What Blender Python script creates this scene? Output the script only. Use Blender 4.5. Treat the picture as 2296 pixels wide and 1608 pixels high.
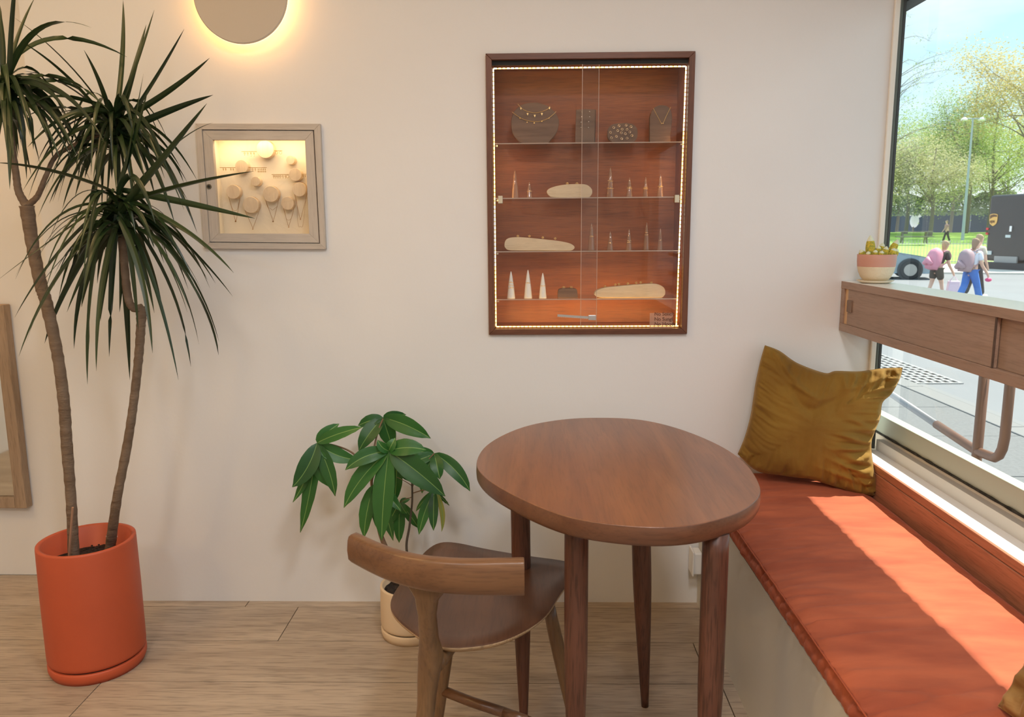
import bpy, bmesh, math, random
from mathutils import Vector, Matrix, noise
random.seed(7)
for o in list(bpy.data.objects): bpy.data.objects.remove(o)
SC=bpy.context.scene; COL=SC.collection
# ---------------------------------------------------------------- camera
F,PI_,YW,RL=1740.46,0.1651,0.02161,-0.00704
HC=1.3179
cy_,sy_=math.cos(YW),math.sin(YW)
fwd=Vector((-sy_*math.cos(PI_),cy_*math.cos(PI_),-math.sin(PI_)))
rt=Vector((cy_,sy_,0)); up=rt.cross(fwd)
rx=math.cos(RL)*rt+math.sin(RL)*up; uy=-math.sin(RL)*rt+math.cos(RL)*up
cam=bpy.data.cameras.new('camera'); co=bpy.data.objects.new('camera',cam); COL.objects.link(co)
M=Matrix((rx,uy,-fwd)).transposed().to_4x4(); M.translation=Vector((0,0,HC)); co.matrix_world=M
cam.sensor_width=36; cam.lens=F/2296*36; cam.clip_start=.05; cam.clip_end=400
SC.camera=co
cam.dof.use_dof=True; cam.dof.focus_distance=2.5; cam.dof.aperture_fstop=9
def ray(u,v): return (u-1148)/F*rx-(v-804)/F*uy+fwd
C0=Vector((0,0,HC))
def onY(u,v,Y): r=ray(u,v); return C0+r*(Y/r.y)
def onZ(u,v,Z): r=ray(u,v); return C0+r*((Z-HC)/r.z)
def onX(u,v,X): r=ray(u,v); return C0+r*(X/r.x)
# ---------------------------------------------------------------- light
W=bpy.data.worlds.new('world'); SC.world=W; W.use_nodes=True
nt=W.node_tree; nt.nodes.clear()
def wn(t,**k):
    n=nt.nodes.new(t)
    for a,b in k.items(): setattr(n,a,b)
    return n
wo=wn('ShaderNodeOutputWorld'); bg=wn('ShaderNodeBackground'); tc=wn('ShaderNodeTexCoord')
sep=wn('ShaderNodeSeparateXYZ'); cr=wn('ShaderNodeValToRGB'); nz=wn('ShaderNodeTexNoise'); cr2=wn('ShaderNodeValToRGB'); mx=wn('ShaderNodeMixRGB'); mp=wn('ShaderNodeMapping')
nt.links.new(tc.outputs['Generated'],sep.inputs[0]); nt.links.new(sep.outputs['Z'],cr.inputs[0])
e=cr.color_ramp.elements; e[0].position=0.0; e[0].color=(.80,.90,.96,1); e[1].position=.6; e[1].color=(.40,.70,.92,1)
el=e.new(.18); el.color=(.52,.80,.93,1)
mp.inputs['Scale'].default_value=(1.2,1.2,4.5)
nt.links.new(tc.outputs['Generated'],mp.inputs[0]); nt.links.new(mp.outputs[0],nz.inputs[0]); nz.inputs['Scale'].default_value=2.2; nz.inputs['Detail'].default_value=6
e=cr2.color_ramp.elements; e[0].position=.42; e[0].color=(0,0,0,1); e[1].position=.66; e[1].color=(1,1,1,1)
nt.links.new(nz.outputs[0],cr2.inputs[0]); nt.links.new(cr2.outputs[0],mx.inputs[0]); nt.links.new(cr.outputs[0],mx.inputs[1]); mx.inputs[2].default_value=(.93,.96,.98,1)
nt.links.new(mx.outputs[0],bg.inputs[0]); bg.inputs[1].default_value=1.35; nt.links.new(bg.outputs[0],wo.inputs[0])
def light(name,kind,loc,energy,color,size=.3,sy=None,direction=None,parent=None,**k):
    l=bpy.data.lights.new(name,kind); l.energy=energy; l.color=color
    if kind=='AREA':
        l.size=size
        l.shape='RECTANGLE' if sy else 'DISK'
        if sy: l.size_y=sy
    for a,b in k.items(): setattr(l,a,b)
    o=bpy.data.objects.new(name,l); COL.objects.link(o); o.location=loc
    if direction is not None: o.rotation_euler=Vector(direction).to_track_quat('-Z','Y').to_euler()
    if parent: o.parent=parent; o.location=Vector(loc)-WL.get(parent.name,Vector())
    return o
SUN_DIR=Vector((-.58,-.20,-1))
light('sun','SUN',(8,4,12),9.0,(1,.92,.78),direction=SUN_DIR,angle=.012)
SC.view_settings.view_transform='Standard'; SC.view_settings.look='None'; SC.view_settings.gamma=1; SC.view_settings.exposure=0.07
SC.view_settings.use_curve_mapping=False
SC.cycles.max_bounces=8; SC.cycles.transparent_max_bounces=24; SC.cycles.caustics_reflective=False; SC.cycles.caustics_refractive=False
FILL_W=17; FILL_COL=(.97,.98,1.0)
# ---------------------------------------------------------------- materials
MATS={}
def mat(name,col,rough=.6,metal=0,spec=.5,bump=0,bscale=40,var=0,vscale=6,col2=None,emit=0,ecol=None,aniso=None,sheen=0,bdist=.002,coat=0):
    if name in MATS: return MATS[name]
    m=bpy.data.materials.new(name); m.use_nodes=True; n=m.node_tree; b=n.nodes['Principled BSDF']
    b.inputs['Base Color'].default_value=(*col,1); b.inputs['Roughness'].default_value=rough; b.inputs['Metallic'].default_value=metal
    b.inputs['Specular IOR Level'].default_value=spec
    if sheen: b.inputs['Sheen Weight'].default_value=sheen; b.inputs['Sheen Roughness'].default_value=.35; b.inputs['Sheen Tint'].default_value=(*[min(1,c*1.4+.15) for c in col],1)
    if coat: b.inputs['Coat Weight'].default_value=coat; b.inputs['Coat Roughness'].default_value=.25
    t=n.nodes.new('ShaderNodeTexCoord'); mp=n.nodes.new('ShaderNodeMapping'); n.links.new(t.outputs['Object'],mp.inputs[0])
    if aniso: mp.inputs['Scale'].default_value=aniso
    if var or col2:
        z=n.nodes.new('ShaderNodeTexNoise'); z.inputs['Scale'].default_value=vscale; z.inputs['Detail'].default_value=5
        n.links.new(mp.outputs[0],z.inputs[0]); r=n.nodes.new('ShaderNodeValToRGB'); n.links.new(z.outputs[0],r.inputs[0])
        c2=col2 or tuple(c*(1-var) for c in col)
        r.color_ramp.elements[0].position=.35; r.color_ramp.elements[1].position=.65
        r.color_ramp.elements[0].color=(*c2,1); r.color_ramp.elements[1].color=(*col,1)
        n.links.new(r.outputs[0],b.inputs['Base Color'])
    if bump:
        z=n.nodes.new('ShaderNodeTexNoise'); z.inputs['Scale'].default_value=bscale; z.inputs['Detail'].default_value=4
        n.links.new(mp.outputs[0],z.inputs[0]); bm_=n.nodes.new('ShaderNodeBump'); bm_.inputs['Strength'].default_value=bump; bm_.inputs['Distance'].default_value=bdist
        n.links.new(z.outputs[0],bm_.inputs['Height']); n.links.new(bm_.outputs[0],b.inputs['Normal'])
    if emit: b.inputs['Emission Color'].default_value=(*(ecol or col),1); b.inputs['Emission Strength'].default_value=emit
    MATS[name]=m; return m
def wood(name,c1,c2,axis='X',scale=1.0,rough=.5,strength=.15,rand=0.0,dist=3.0,pore=.5,spec=.4,coat=0):
    """c1 light, c2 dark; grain runs along axis in object space"""
    if name in MATS: return MATS[name]
    m=bpy.data.materials.new(name); m.use_nodes=True; n=m.node_tree; L=n.links.new; b=n.nodes['Principled BSDF']; b.inputs['Roughness'].default_value=rough; b.inputs['Specular IOR Level'].default_value=spec
    if coat: b.inputs['Coat Weight'].default_value=coat; b.inputs['Coat Roughness'].default_value=.3
    t=n.nodes.new('ShaderNodeTexCoord'); oi=n.nodes.new('ShaderNodeObjectInfo')
    va=n.nodes.new('ShaderNodeVectorMath'); va.operation='ADD'; cmb=n.nodes.new('ShaderNodeVectorMath'); cmb.operation='SCALE'; cmb.inputs[0].default_value=(13.1,7.7,5.3); L(oi.outputs['Random'],cmb.inputs['Scale'])
    L(t.outputs['Object'],va.inputs[0]); L(cmb.outputs[0],va.inputs[1])
    mp=n.nodes.new('ShaderNodeMapping'); L(va.outputs[0],mp.inputs[0])
    s={'X':(1.2,14,14),'Y':(14,1.2,14),'Z':(14,14,1.2)}[axis]; mp.inputs['Scale'].default_value=tuple(k*scale for k in s)
    z=n.nodes.new('ShaderNodeTexNoise'); z.inputs['Scale'].default_value=1.0; z.inputs['Detail'].default_value=7; z.inputs['Roughness'].default_value=.6; z.inputs['Distortion'].default_value=dist*.25; L(mp.outputs[0],z.inputs[0])
    mp2=n.nodes.new('ShaderNodeMapping'); L(va.outputs[0],mp2.inputs[0]); s2={'X':(11,190,190),'Y':(190,11,190),'Z':(190,190,11)}[axis]; mp2.inputs['Scale'].default_value=tuple(k*scale for k in s2)
    z2=n.nodes.new('ShaderNodeTexNoise'); z2.inputs['Scale'].default_value=1.0; z2.inputs['Detail'].default_value=3; L(mp2.outputs[0],z2.inputs[0])
    r=n.nodes.new('ShaderNodeValToRGB'); L(z.outputs[0],r.inputs[0]); r.color_ramp.elements[0].position=.3; r.color_ramp.elements[1].position=.7
    r.color_ramp.elements[0].color=(*c2,1); r.color_ramp.elements[1].color=(*c1,1)
    r2=n.nodes.new('ShaderNodeValToRGB'); L(z2.outputs[0],r2.inputs[0]); r2.color_ramp.elements[0].position=.36; r2.color_ramp.elements[1].position=.5
    r2.color_ramp.elements[0].color=(1-pore,1-pore,1-pore,1); r2.color_ramp.elements[1].color=(1,1,1,1)
    mu=n.nodes.new('ShaderNodeMixRGB'); mu.blend_type='MULTIPLY'; mu.inputs[0].default_value=.8; L(r.outputs[0],mu.inputs[1]); L(r2.outputs[0],mu.inputs[2])
    out=mu.outputs[0]
    if rand:
        hs=n.nodes.new('ShaderNodeHueSaturation'); mr=n.nodes.new('ShaderNodeMapRange'); mr.inputs[3].default_value=1-rand; mr.inputs[4].default_value=1+rand
        L(oi.outputs['Random'],mr.inputs[0]); L(mr.outputs[0],hs.inputs['Value']); L(out,hs.inputs['Color']); out=hs.outputs[0]
    L(out,b.inputs['Base Color'])
    bm_=n.nodes.new('ShaderNodeBump'); bm_.inputs['Strength'].default_value=strength; bm_.inputs['Distance'].default_value=.001; L(z2.outputs[0],bm_.inputs['Height']); L(bm_.outputs[0],b.inputs['Normal'])
    MATS[name]=m; return m
def glass(name,tint=(1,1,1),refl=1.0,diff=0,dcol=(.9,.9,.9),rough=.0,ior=1.5):
    if name in MATS: return MATS[name]
    m=bpy.data.materials.new(name); m.use_nodes=True; n=m.node_tree; n.nodes.clear(); L=n.links.new
    o=n.nodes.new('ShaderNodeOutputMaterial'); tr=n.nodes.new('ShaderNodeBsdfTransparent'); tr.inputs[0].default_value=(*tint,1)
    gl=n.nodes.new('ShaderNodeBsdfGlossy'); gl.inputs['Roughness'].default_value=rough; fr=n.nodes.new('ShaderNodeFresnel'); fr.inputs[0].default_value=ior
    ge=n.nodes.new('ShaderNodeNewGeometry'); iv=n.nodes.new('ShaderNodeMath'); iv.operation='SUBTRACT'; iv.inputs[0].default_value=1; L(ge.outputs['Backfacing'],iv.inputs[1])
    m0=n.nodes.new('ShaderNodeMath'); m0.operation='MULTIPLY'; L(fr.outputs[0],m0.inputs[0]); L(iv.outputs[0],m0.inputs[1])
    mu=n.nodes.new('ShaderNodeMath'); mu.operation='MULTIPLY'; mu.inputs[1].default_value=refl; L(m0.outputs[0],mu.inputs[0])
    mix=n.nodes.new('ShaderNodeMixShader'); L(mu.outputs[0],mix.inputs[0]); L(tr.outputs[0],mix.inputs[1]); L(gl.outputs[0],mix.inputs[2]); res=mix
    if diff:
        d=n.nodes.new('ShaderNodeBsdfDiffuse'); d.inputs[0].default_value=(*dcol,1); m2=n.nodes.new('ShaderNodeMixShader'); m2.inputs[0].default_value=diff; L(mix.outputs[0],m2.inputs[1]); L(d.outputs[0],m2.inputs[2]); res=m2
    L(res.outputs[0],o.inputs[0]); MATS[name]=m; return m
def leafmat(name,c1,c2,trans=.25,rough=.45):
    if name in MATS: return MATS[name]
    m=bpy.data.materials.new(name); m.use_nodes=True; n=m.node_tree; L=n.links.new; b=n.nodes['Principled BSDF']; o=n.nodes['Material Output']
    oi=n.nodes.new('ShaderNodeObjectInfo'); t=n.nodes.new('ShaderNodeTexCoord'); z=n.nodes.new('ShaderNodeTexNoise'); z.inputs['Scale'].default_value=9; L(t.outputs['Object'],z.inputs[0])
    ad=n.nodes.new('ShaderNodeMath'); ad.operation='ADD'; L(oi.outputs['Random'],ad.inputs[0]); L(z.outputs[0],ad.inputs[1]); mr=n.nodes.new('ShaderNodeMapRange'); mr.inputs[1].default_value=.3; mr.inputs[2].default_value=1.6; L(ad.outputs[0],mr.inputs[0])
    mx=n.nodes.new('ShaderNodeMixRGB'); L(mr.outputs[0],mx.inputs[0]); mx.inputs[1].default_value=(*c1,1); mx.inputs[2].default_value=(*c2,1)
    L(mx.outputs[0],b.inputs['Base Color']); b.inputs['Roughness'].default_value=rough
    tl=n.nodes.new('ShaderNodeBsdfTranslucent'); L(mx.outputs[0],tl.inputs[0]); ms=n.nodes.new('ShaderNodeMixShader'); ms.inputs[0].default_value=trans; L(b.outputs[0],ms.inputs[1]); L(tl.outputs[0],ms.inputs[2]); L(ms.outputs[0],o.inputs[0])
    MATS[name]=m; return m
WALL=mat('plaster',(.80,.785,.765),.85,bump=.12,bscale=55,var=.04,vscale=1.5,bdist=.003)
CEIL=mat('ceiling_paint',(.85,.82,.77),.9)
PAINT=mat('bench_paint',(.66,.62,.54),.7,bump=.15,bscale=25,var=.06,vscale=3)
CREAM=mat('cream_gloss_paint',(.84,.77,.67),.45,bump=.05,bscale=8)
SILLW=mat('white_sill_paint',(.88,.86,.82),.4)
FLOORM=wood('whitewashed_oak',(.55,.44,.33),(.385,.295,.215),'X',1.0,.42,.4,.09,dist=7,pore=.36)
TBL=wood('table_sapele',(.30,.115,.045),(.175,.062,.027),'Y',1.1,.34,.1,pore=.22,coat=.5)
TBLL=wood('table_leg_oak',(.17,.066,.038),(.085,.033,.02),'Z',1.3,.35,.35,pore=.5)
CHAIRM=wood('chair_walnut',(.21,.098,.042),(.115,.048,.02),'X',1.2,.32,.1,pore=.25,coat=.2)
CHAIRL=wood('chair_walnut_vertical',(.22,.12,.052),(.135,.066,.03),'Z',1.2,.32,.1,pore=.25,coat=.2)
CHAIRS=wood('chair_seat_veneer',(.125,.055,.028),(.075,.032,.017),'Y',1.0,.38,.08,pore=.2,coat=.1)
CABF=wood('cabinet_mahogany',(.19,.075,.038),(.115,.042,.022),'Z',1.5,.4,.1,pore=.3)
CABB=wood('cabinet_back_veneer',(.36,.11,.03),(.20,.055,.016),'X',1.6,.45,.05,pore=.3)
SHELFW=wood('shelf_ash',(.38,.25,.18),(.30,.19,.13),'Y',1.4,.5,.15,pore=.2,coat=.3)
RAWW=wood('raw_pine',(.78,.52,.30),(.60,.36,.18),'Z',1.6,.6,.1,pore=.25)
BOARDW=wood('stained_back_board',(.47,.21,.12),(.33,.13,.07),'Y',1.4,.42,.15,pore=.3)
GREYW=wood('grey_washed_frame',(.60,.53,.46),(.50,.435,.37),'Z',1.5,.6,.1,pore=.12)
PEGW=wood('peg_maple',(.82,.66,.47),(.70,.53,.36),'Z',3,.6,.05,pore=.1)
PEBW=wood('display_beech',(.80,.64,.43),(.70,.52,.33),'X',3,.5,.05,pore=.15)
DARKDISP=wood('display_walnut',(.22,.125,.075),(.13,.07,.04),'X',4,.5,.05,pore=.2)
MIRW=wood('mirror_frame_wood',(.44,.32,.22),(.33,.23,.15),'Z',1.6,.6,.15,pore=.3)
TERRA=mat('terracotta_glaze',(.53,.09,.032),.5,bump=.05,bscale=20,var=.1,vscale=4)
TAN=mat('tan_ceramic',(.74,.56,.36),.5,var=.08,vscale=5)
DARKGAP=mat('dark_gap',(.02,.017,.015),.8)
SOIL=mat('soil',(.035,.022,.015),.95,bump=1,bscale=70,var=.6,vscale=60,bdist=.01)
BARK=mat('bark',(.19,.13,.085),.85,bump=.8,bscale=30,aniso=(1,1,3),col2=(.14,.09,.055),vscale=14,bdist=.006)
BARKG=mat('young_stem',(.22,.13,.075),.7,bump=.3,bscale=30)
DRAC=leafmat('dracaena_leaf',(.006,.018,.007),(.028,.052,.014),.12,.35)
DRAC2=leafmat('dracaena_midline',(.010,.026,.009),(.045,.065,.02),.12,.4)
MONEY=leafmat('money_tree_leaf',(.018,.085,.022),(.05,.19,.035),.25,.38)
MONEYM=leafmat('money_tree_midrib',(.16,.30,.08),(.22,.38,.1),.2,.5)
GOLD=mat('gold',(.95,.66,.28),.38,.85)
SILVER=mat('silver',(.8,.8,.8),.25,1)
STEEL=mat('steel',(.6,.6,.58),.35,1)
BRASS=mat('brass_clip',(.60,.52,.38),.4,.9)
WHITECER=mat('white_ceramic',(.86,.83,.78),.35)
MUST=mat('mustard_velvet',(.27,.15,.018),.9,sheen=.8,bump=.3,bscale=24,col2=(.185,.09,.008),vscale=4,bdist=.01)
MUSTP=mat('mustard_edge_piping',(.62,.48,.22),.8)
RUST=mat('rust_velvet',(.47,.11,.042),.85,sheen=.34,bump=.3,bscale=9,aniso=(.7,2.4,1),col2=(.33,.068,.026),vscale=7,bdist=.012)
ACRYL=glass('clear_acrylic',(.86,.80,.74),2.5,.22,(.62,.40,.27),.05)
PANE=glass('window_pane',(.97,.99,.985),1.0)
CGLASS=glass('cabinet_glass',(.97,.97,.97),1.0,.005,(.8,.8,.8))
SGLASS=glass('shelf_glass',(.93,.97,.95),1.0)
GEDGE=mat('glass_edge',(.50,.55,.48),.2,spec=.8)
GEDGEW=mat('glass_edge_bright',(.55,.42,.33),.2)
# ---------------------------------------------------------------- mesh helpers
WL={}
def newobj(name,bm,m,parent=None,smooth=False,label=None,cat=None,group=None,kind=None,bevel=0,seg=2,wn=False):
    me=bpy.data.meshes.new(name)
    if parent is not None: off=WL[parent.name]
    else:
        if len(bm.verts):
            xs=[v.co for v in bm.verts]; lo=Vector([min(c[i] for c in xs) for i in range(3)]); hi=Vector([max(c[i] for c in xs) for i in range(3)])
            off=Vector(((lo.x+hi.x)/2,(lo.y+hi.y)/2,lo.z))
        else: off=Vector()
    for v in bm.verts: v.co-=off
    bmesh.ops.recalc_face_normals(bm,faces=bm.faces[:])
    if smooth:
        for f in bm.faces: f.smooth=True
    bm.to_mesh(me); bm.free()
    for mm in (m if isinstance(m,(list,tuple)) else [m]): me.materials.append(mm)
    o=bpy.data.objects.new(name,me); COL.objects.link(o); o.location=off if parent is None else (0,0,0)
    if parent is not None: o.parent=parent; WL[o.name]=off.copy()
    else: WL[o.name]=off.copy()
    if label: o['label']=label
    if cat: o['category']=cat
    if group: o['group']=group
    if kind: o['kind']=kind
    if bevel:
        b=o.modifiers.new('bevel','BEVEL'); b.width=bevel; b.segments=seg; b.limit_method='ANGLE'; b.angle_limit=.6
    return o
def thing(name,loc,label,cat,group=None,kind=None):
    o=bpy.data.objects.new(name,None); COL.objects.link(o); o.location=loc; o.empty_display_size=.05
    WL[o.name]=Vector(loc)
    if label: o['label']=label
    if cat: o['category']=cat
    if group: o['group']=group
    if kind: o['kind']=kind
    return o
def B(): return bmesh.new()
def box(bm,x0,x1,y0,y1,z0,z1,mi=0,rot=None,piv=None):
    vs=[Vector((x,y,z)) for z in (z0,z1) for y in (y0,y1) for x in (x0,x1)]
    if rot is not None: vs=[rot@(v-piv)+piv for v in vs]
    vs=[bm.verts.new(v) for v in vs]
    for f in ((0,2,3,1),(4,5,7,6),(0,1,5,4),(2,6,7,3),(0,4,6,2),(1,3,7,5)):
        fc=bm.faces.new([vs[i] for i in f]); fc.material_index=mi
    return bm
def boxo(name,b,m,parent=None,**k): return newobj(name,box(B(),*b),m,parent,**k)
def prism(bm,pts,axis,a,b,mi=0):
    """pts 2D polygon; axis is the extrusion axis"""
    def mk(p,t):
        return {'x':(t,p[0],p[1]),'y':(p[0],t,p[1]),'z':(p[0],p[1],t)}[axis]
    v0=[bm.verts.new(mk(p,a)) for p in pts]; v1=[bm.verts.new(mk(p,b)) for p in pts]
    f=bm.faces.new(v0[::-1]); f.material_index=mi; f=bm.faces.new(v1); f.material_index=mi
    n=len(pts)
    for i in range(n):
        f=bm.faces.new((v0[i],v0[(i+1)%n],v1[(i+1)%n],v1[i])); f.material_index=mi
    return bm
def frames(pts):
    T=[]
    for i in range(len(pts)):
        d=pts[min(i+1,len(pts)-1)]-pts[max(i-1,0)]
        T.append(d.normalized() if d.length>1e-9 else Vector((0,0,1)))
    a=Vector((0,0,1)) if abs(T[0].z)<.9 else Vector((1,0,0))
    N=[(a-T[0]*a.dot(T[0])).normalized()]
    for i in range(1,len(pts)):
        n=N[-1]-T[i]*N[-1].dot(T[i]); N.append(n.normalized() if n.length>1e-6 else N[-1])
    return T,N
def tube(bm,pts,r,seg=8,cap=True,closed=False,sq=(1,1),mi=0):
    pts=[Vector(p) for p in pts]
    if not hasattr(r,'__len__'): r=[r]*len(pts)
    T,N=frames(pts); rings=[]
    for p,t,n,q in zip(pts,T,N,r):
        b=t.cross(n); rings.append([bm.verts.new(p+(n*math.cos(a)*sq[0]+b*math.sin(a)*sq[1])*q) for a in [2*math.pi*i/seg for i in range(seg)]])
    k=len(rings)
    for i in range(k if closed else k-1):
        A,Bq=rings[i],rings[(i+1)%k]
        for j in range(seg):
            f=bm.faces.new((A[j],A[(j+1)%seg],Bq[(j+1)%seg],Bq[j])); f.material_index=mi
    if cap and not closed:
        bm.faces.new(rings[0][::-1]).material_index=mi; bm.faces.new(rings[-1]).material_index=mi
    return bm
def catmull(P,n=6):
    P=[Vector(p) for p in P]; out=[]
    for i in range(len(P)-1):
        p0=P[max(i-1,0)];p1=P[i];p2=P[i+1];p3=P[min(i+2,len(P)-1)]
        for k in range(n):
            t=k/n; out.append(.5*((2*p1)+(-p0+p2)*t+(2*p0-5*p1+4*p2-p3)*t*t+(-p0+3*p1-3*p2+p3)*t**3))
    out.append(P[-1]); return out
def lerp_list(r,n):
    out=[]
    for i in range(n):
        t=i/(n-1)*(len(r)-1); k=min(int(t),len(r)-2); out.append(r[k]+(r[k+1]-r[k])*(t-k))
    return out
def lathe(bm,prof,c,seg=32,axis='z',mi=0,cap=True):
    """prof list of (r,h); c centre"""
    c=Vector(c); rings=[]
    for r,h in prof:
        ring=[]
        for i in range(seg):
            a=2*math.pi*i/seg
            if axis=='z': p=Vector((r*math.cos(a),r*math.sin(a),h))
            elif axis=='y': p=Vector((r*math.cos(a),h,r*math.sin(a)))
            else: p=Vector((h,r*math.cos(a),r*math.sin(a)))
            ring.append(bm.verts.new(c+p))
        rings.append(ring)
    for A,Bq in zip(rings,rings[1:]):
        for j in range(seg):
            f=bm.faces.new((A[j],A[(j+1)%seg],Bq[(j+1)%seg],Bq[j])); f.material_index=mi
    if cap:
        bm.faces.new(rings[0][::-1]).material_index=mi; bm.faces.new(rings[-1]).material_index=mi
    return bm
def ring(bm,c,R,r,nrm=(0,0,1),seg=20,s2=6,mi=0):
    nrm=Vector(nrm).normalized(); a=Vector((0,0,1)) if abs(nrm.z)<.9 else Vector((1,0,0)); u=nrm.cross(a).normalized(); w=nrm.cross(u); c=Vector(c)
    tube(bm,[c+(u*math.cos(t)+w*math.sin(t))*R for t in [2*math.pi*i/seg for i in range(seg)]],r,s2,closed=True,mi=mi)
def ball(bm,c,r,sub=1,sc=(1,1,1)):
    g=bmesh.ops.create_icosphere(bm,subdivisions=sub,radius=r)
    for v in g['verts']: v.co=Vector((v.co.x*sc[0],v.co.y*sc[1],v.co.z*sc[2]))+Vector(c)
def gridwall(name,axis,pos,us,zs,holes,depth,m,parent=None,kind='structure'):
    """wall face on plane axis=pos, with rectangular holes (i,j cells) and reveals going to pos+depth"""
    bm=B()
    def P(u,z,d): return (pos+d,u,z) if axis=='x' else (u,pos+d,z)
    def quad(*ps): bm.faces.new([bm.verts.new(p) for p in ps])
    H=set(holes); nx,nz=len(us)-1,len(zs)-1
    for i in range(nx):
        for j in range(nz):
            u0,u1,z0,z1=us[i],us[i+1],zs[j],zs[j+1]
            if (i,j) in H: continue
            quad(P(u0,z0,0),P(u1,z0,0),P(u1,z1,0),P(u0,z1,0)); quad(P(u0,z0,depth),P(u1,z0,depth),P(u1,z1,depth),P(u0,z1,depth))
            for di,dj,a,b in ((-1,0,(u0,z0),(u0,z1)),(1,0,(u1,z0),(u1,z1)),(0,-1,(u0,z0),(u1,z0)),(0,1,(u0,z1),(u1,z1))):
                ii,jj=i+di,j+dj
                if ii<0 or jj<0 or ii>=nx or jj>=nz or (ii,jj) in H: quad(P(*a,0),P(*b,0),P(*b,depth),P(*a,depth))
    bmesh.ops.remove_doubles(bm,verts=bm.verts[:],dist=1e-5)
    return newobj(name,bm,m,parent,kind=kind)
# ---------------------------------------------------------------- room
DW=2.6; XG=1.19   # far wall, glass plane
SX0,SX1,SZ0,SZ1=-1.045,-.708,1.295,1.627     # small box hole
CX0,CX1,CZ0,CZ1=-.122,.524,.978,1.860          # big cabinet hole
gridwall('wall_far','y',DW,[-1.625,SX0,SX1,CX0,CX1,1.163],[0,CZ0,SZ0,SZ1,CZ1,2.75],[(1,2),(3,1),(3,2),(3,3)],.212,WALL)
boxo('wall_recess',(-3.2,-1.60,2.8121,2.95,0,2.75),WALL,kind='structure')
boxo('wall_left',(-3.35,-3.2,-3,2.95,0,2.75),WALL,kind='structure')
boxo('wall_near',(-3.35,1.35,-3.15,-3,0,2.75),WALL,kind='structure')
boxo('ceiling',(-3.35,1.35,-3.15,2.95,2.75,2.9),CEIL,kind='structure')
gridwall('wall_right','x',1.19,[-3,-2.6,-.55,-.35,2.6],[0,.6,2.03,2.75],[(1,1),(3,1)],.05,mat('shop_exterior_paint',(.62,.60,.56),.7))
boxo('trim_2',(1.1632,1.24,2.6002,2.8,2.03,2.75),mat('shop_exterior_paint',(.62,.60,.56),.7),kind='structure')
boxo('trim_3',(1.1632,1.24,2.6002,2.8,0,.56),mat('shop_exterior_paint',(.62,.60,.56),.7),kind='structure')
fl=thing('floor',(0,0,0),None,None,kind='structure')
boxo('subfloor',(-3.3,1.3,-3.1,2.9,-.12,-.012),DARKGAP,fl)
pw=.2315; y=2.095
rows=[2.095+pw*k for k in range(-22,4)]
joint={0:-1.304,1:-.82}
for k,y in enumerate(rows):
    idx=k-22; x=joint.get(idx, random.uniform(-3.0,-1.9)+(0 if idx not in(-1,-2) else 0))
    while x>-3.2: x-=1.83
    if idx in(-1,): x=-3.1
    while x<1.19:
        x0,x1=max(x,-3.2),min(x+1.83,1.19)
        if x1-x0>.02 and y<2.81:
            y1=min(y+pw,2.81)
            bm=box(B(),x0+.0015,x1-.0015,y+.0015,y1-.0015,-.012,0)
            newobj('plank',bm,FLOORM,fl)
        x+=1.83
# recessed dark floor-to-wall joint line and corner trims
boxo('trim_1',(1.145,1.163,2.588,2.6,.48,2.75),CREAM,kind='structure',bevel=.003)
# ---------------------------------------------------------------- window_1
GREEN=mat('grey_green_steel',(.10,.115,.095),.5,bump=.2,bscale=30)
DKSTEEL=mat('dark_steel',(.045,.05,.048),.5,bump=.3,bscale=20)
PGREEN=mat('pale_green_rail_paint',(.50,.55,.47),.4)
CAULK=mat('dirty_caulk',(.07,.07,.06),.9,bump=1,bscale=60,col2=(.02,.02,.018),vscale=40,bdist=.01)
win=thing('window_1',(XG,1.0,.6),None,None,kind='structure')
boxo('steel_jamb',(1.163,1.1735,2.590,2.602,.57,2.03),GREEN,win,bevel=.003)
boxo('steel_jamb',(1.1735,1.1815,2.590,2.612,.57,2.03),DKSTEEL,win,bevel=.001)
boxo('outer_jamb',(1.163,1.26,2.76,2.80,.57,2.03),DKSTEEL,win,bevel=.003)
boxo('frame_head',(1.1815,1.24,-.35,2.76,2.010,2.05),DKSTEEL,win,bevel=.003)
bm=prism(B(),[(1.214,.560),(1.214,.575),(1.2145,.611),(1.26,.613),(1.26,.560)],'y',-.35,2.76); newobj('timber_rail',bm,CREAM,win)
bm=B()
N=160
prev=None
for i in range(N+1):
    yy=-.35+i*(3.1/N); h=.004+.003*noise.noise(Vector((yy*22,0,0)))
    a=[bm.verts.new(p) for p in ((1.212,yy,.611-h*.5),(1.211,yy,.611+h),(1.235,yy,.617))]
    if prev: bm.faces.new((prev[0],a[0],a[1],prev[1])); bm.faces.new((prev[1],a[1],a[2],prev[2]))
    prev=a
newobj('caulk_line',bm,CAULK,win)
bm=prism(B(),[(1.216,.613),(1.222,.672),(1.26,.672),(1.26,.613)],'y',-.35,2.76); newobj('bottom_rail',bm,PGREEN,win,bevel=.002)
boxo('glass_pane',(1.2225,1.2265,-.35,2.76,.672,2.012),PANE,win)
boxo('sill',(1.119,1.214,-.35,2.598,.545,.5632),SILLW,win,bevel=.001)
win2=thing('window_2',(XG,-1.5,.6),None,None,kind='structure')
boxo('frame_head',(1.165,1.21,-2.6,-.55,1.99,2.04),DKSTEEL,win2,bevel=.003)
boxo('bottom_rail',(1.165,1.24,-2.6,-.55,.6,.672),PGREEN,win2,bevel=.003)
boxo('glass_pane',(1.2225,1.2265,-2.6,-.55,.672,2.0),PANE,win2)
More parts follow.
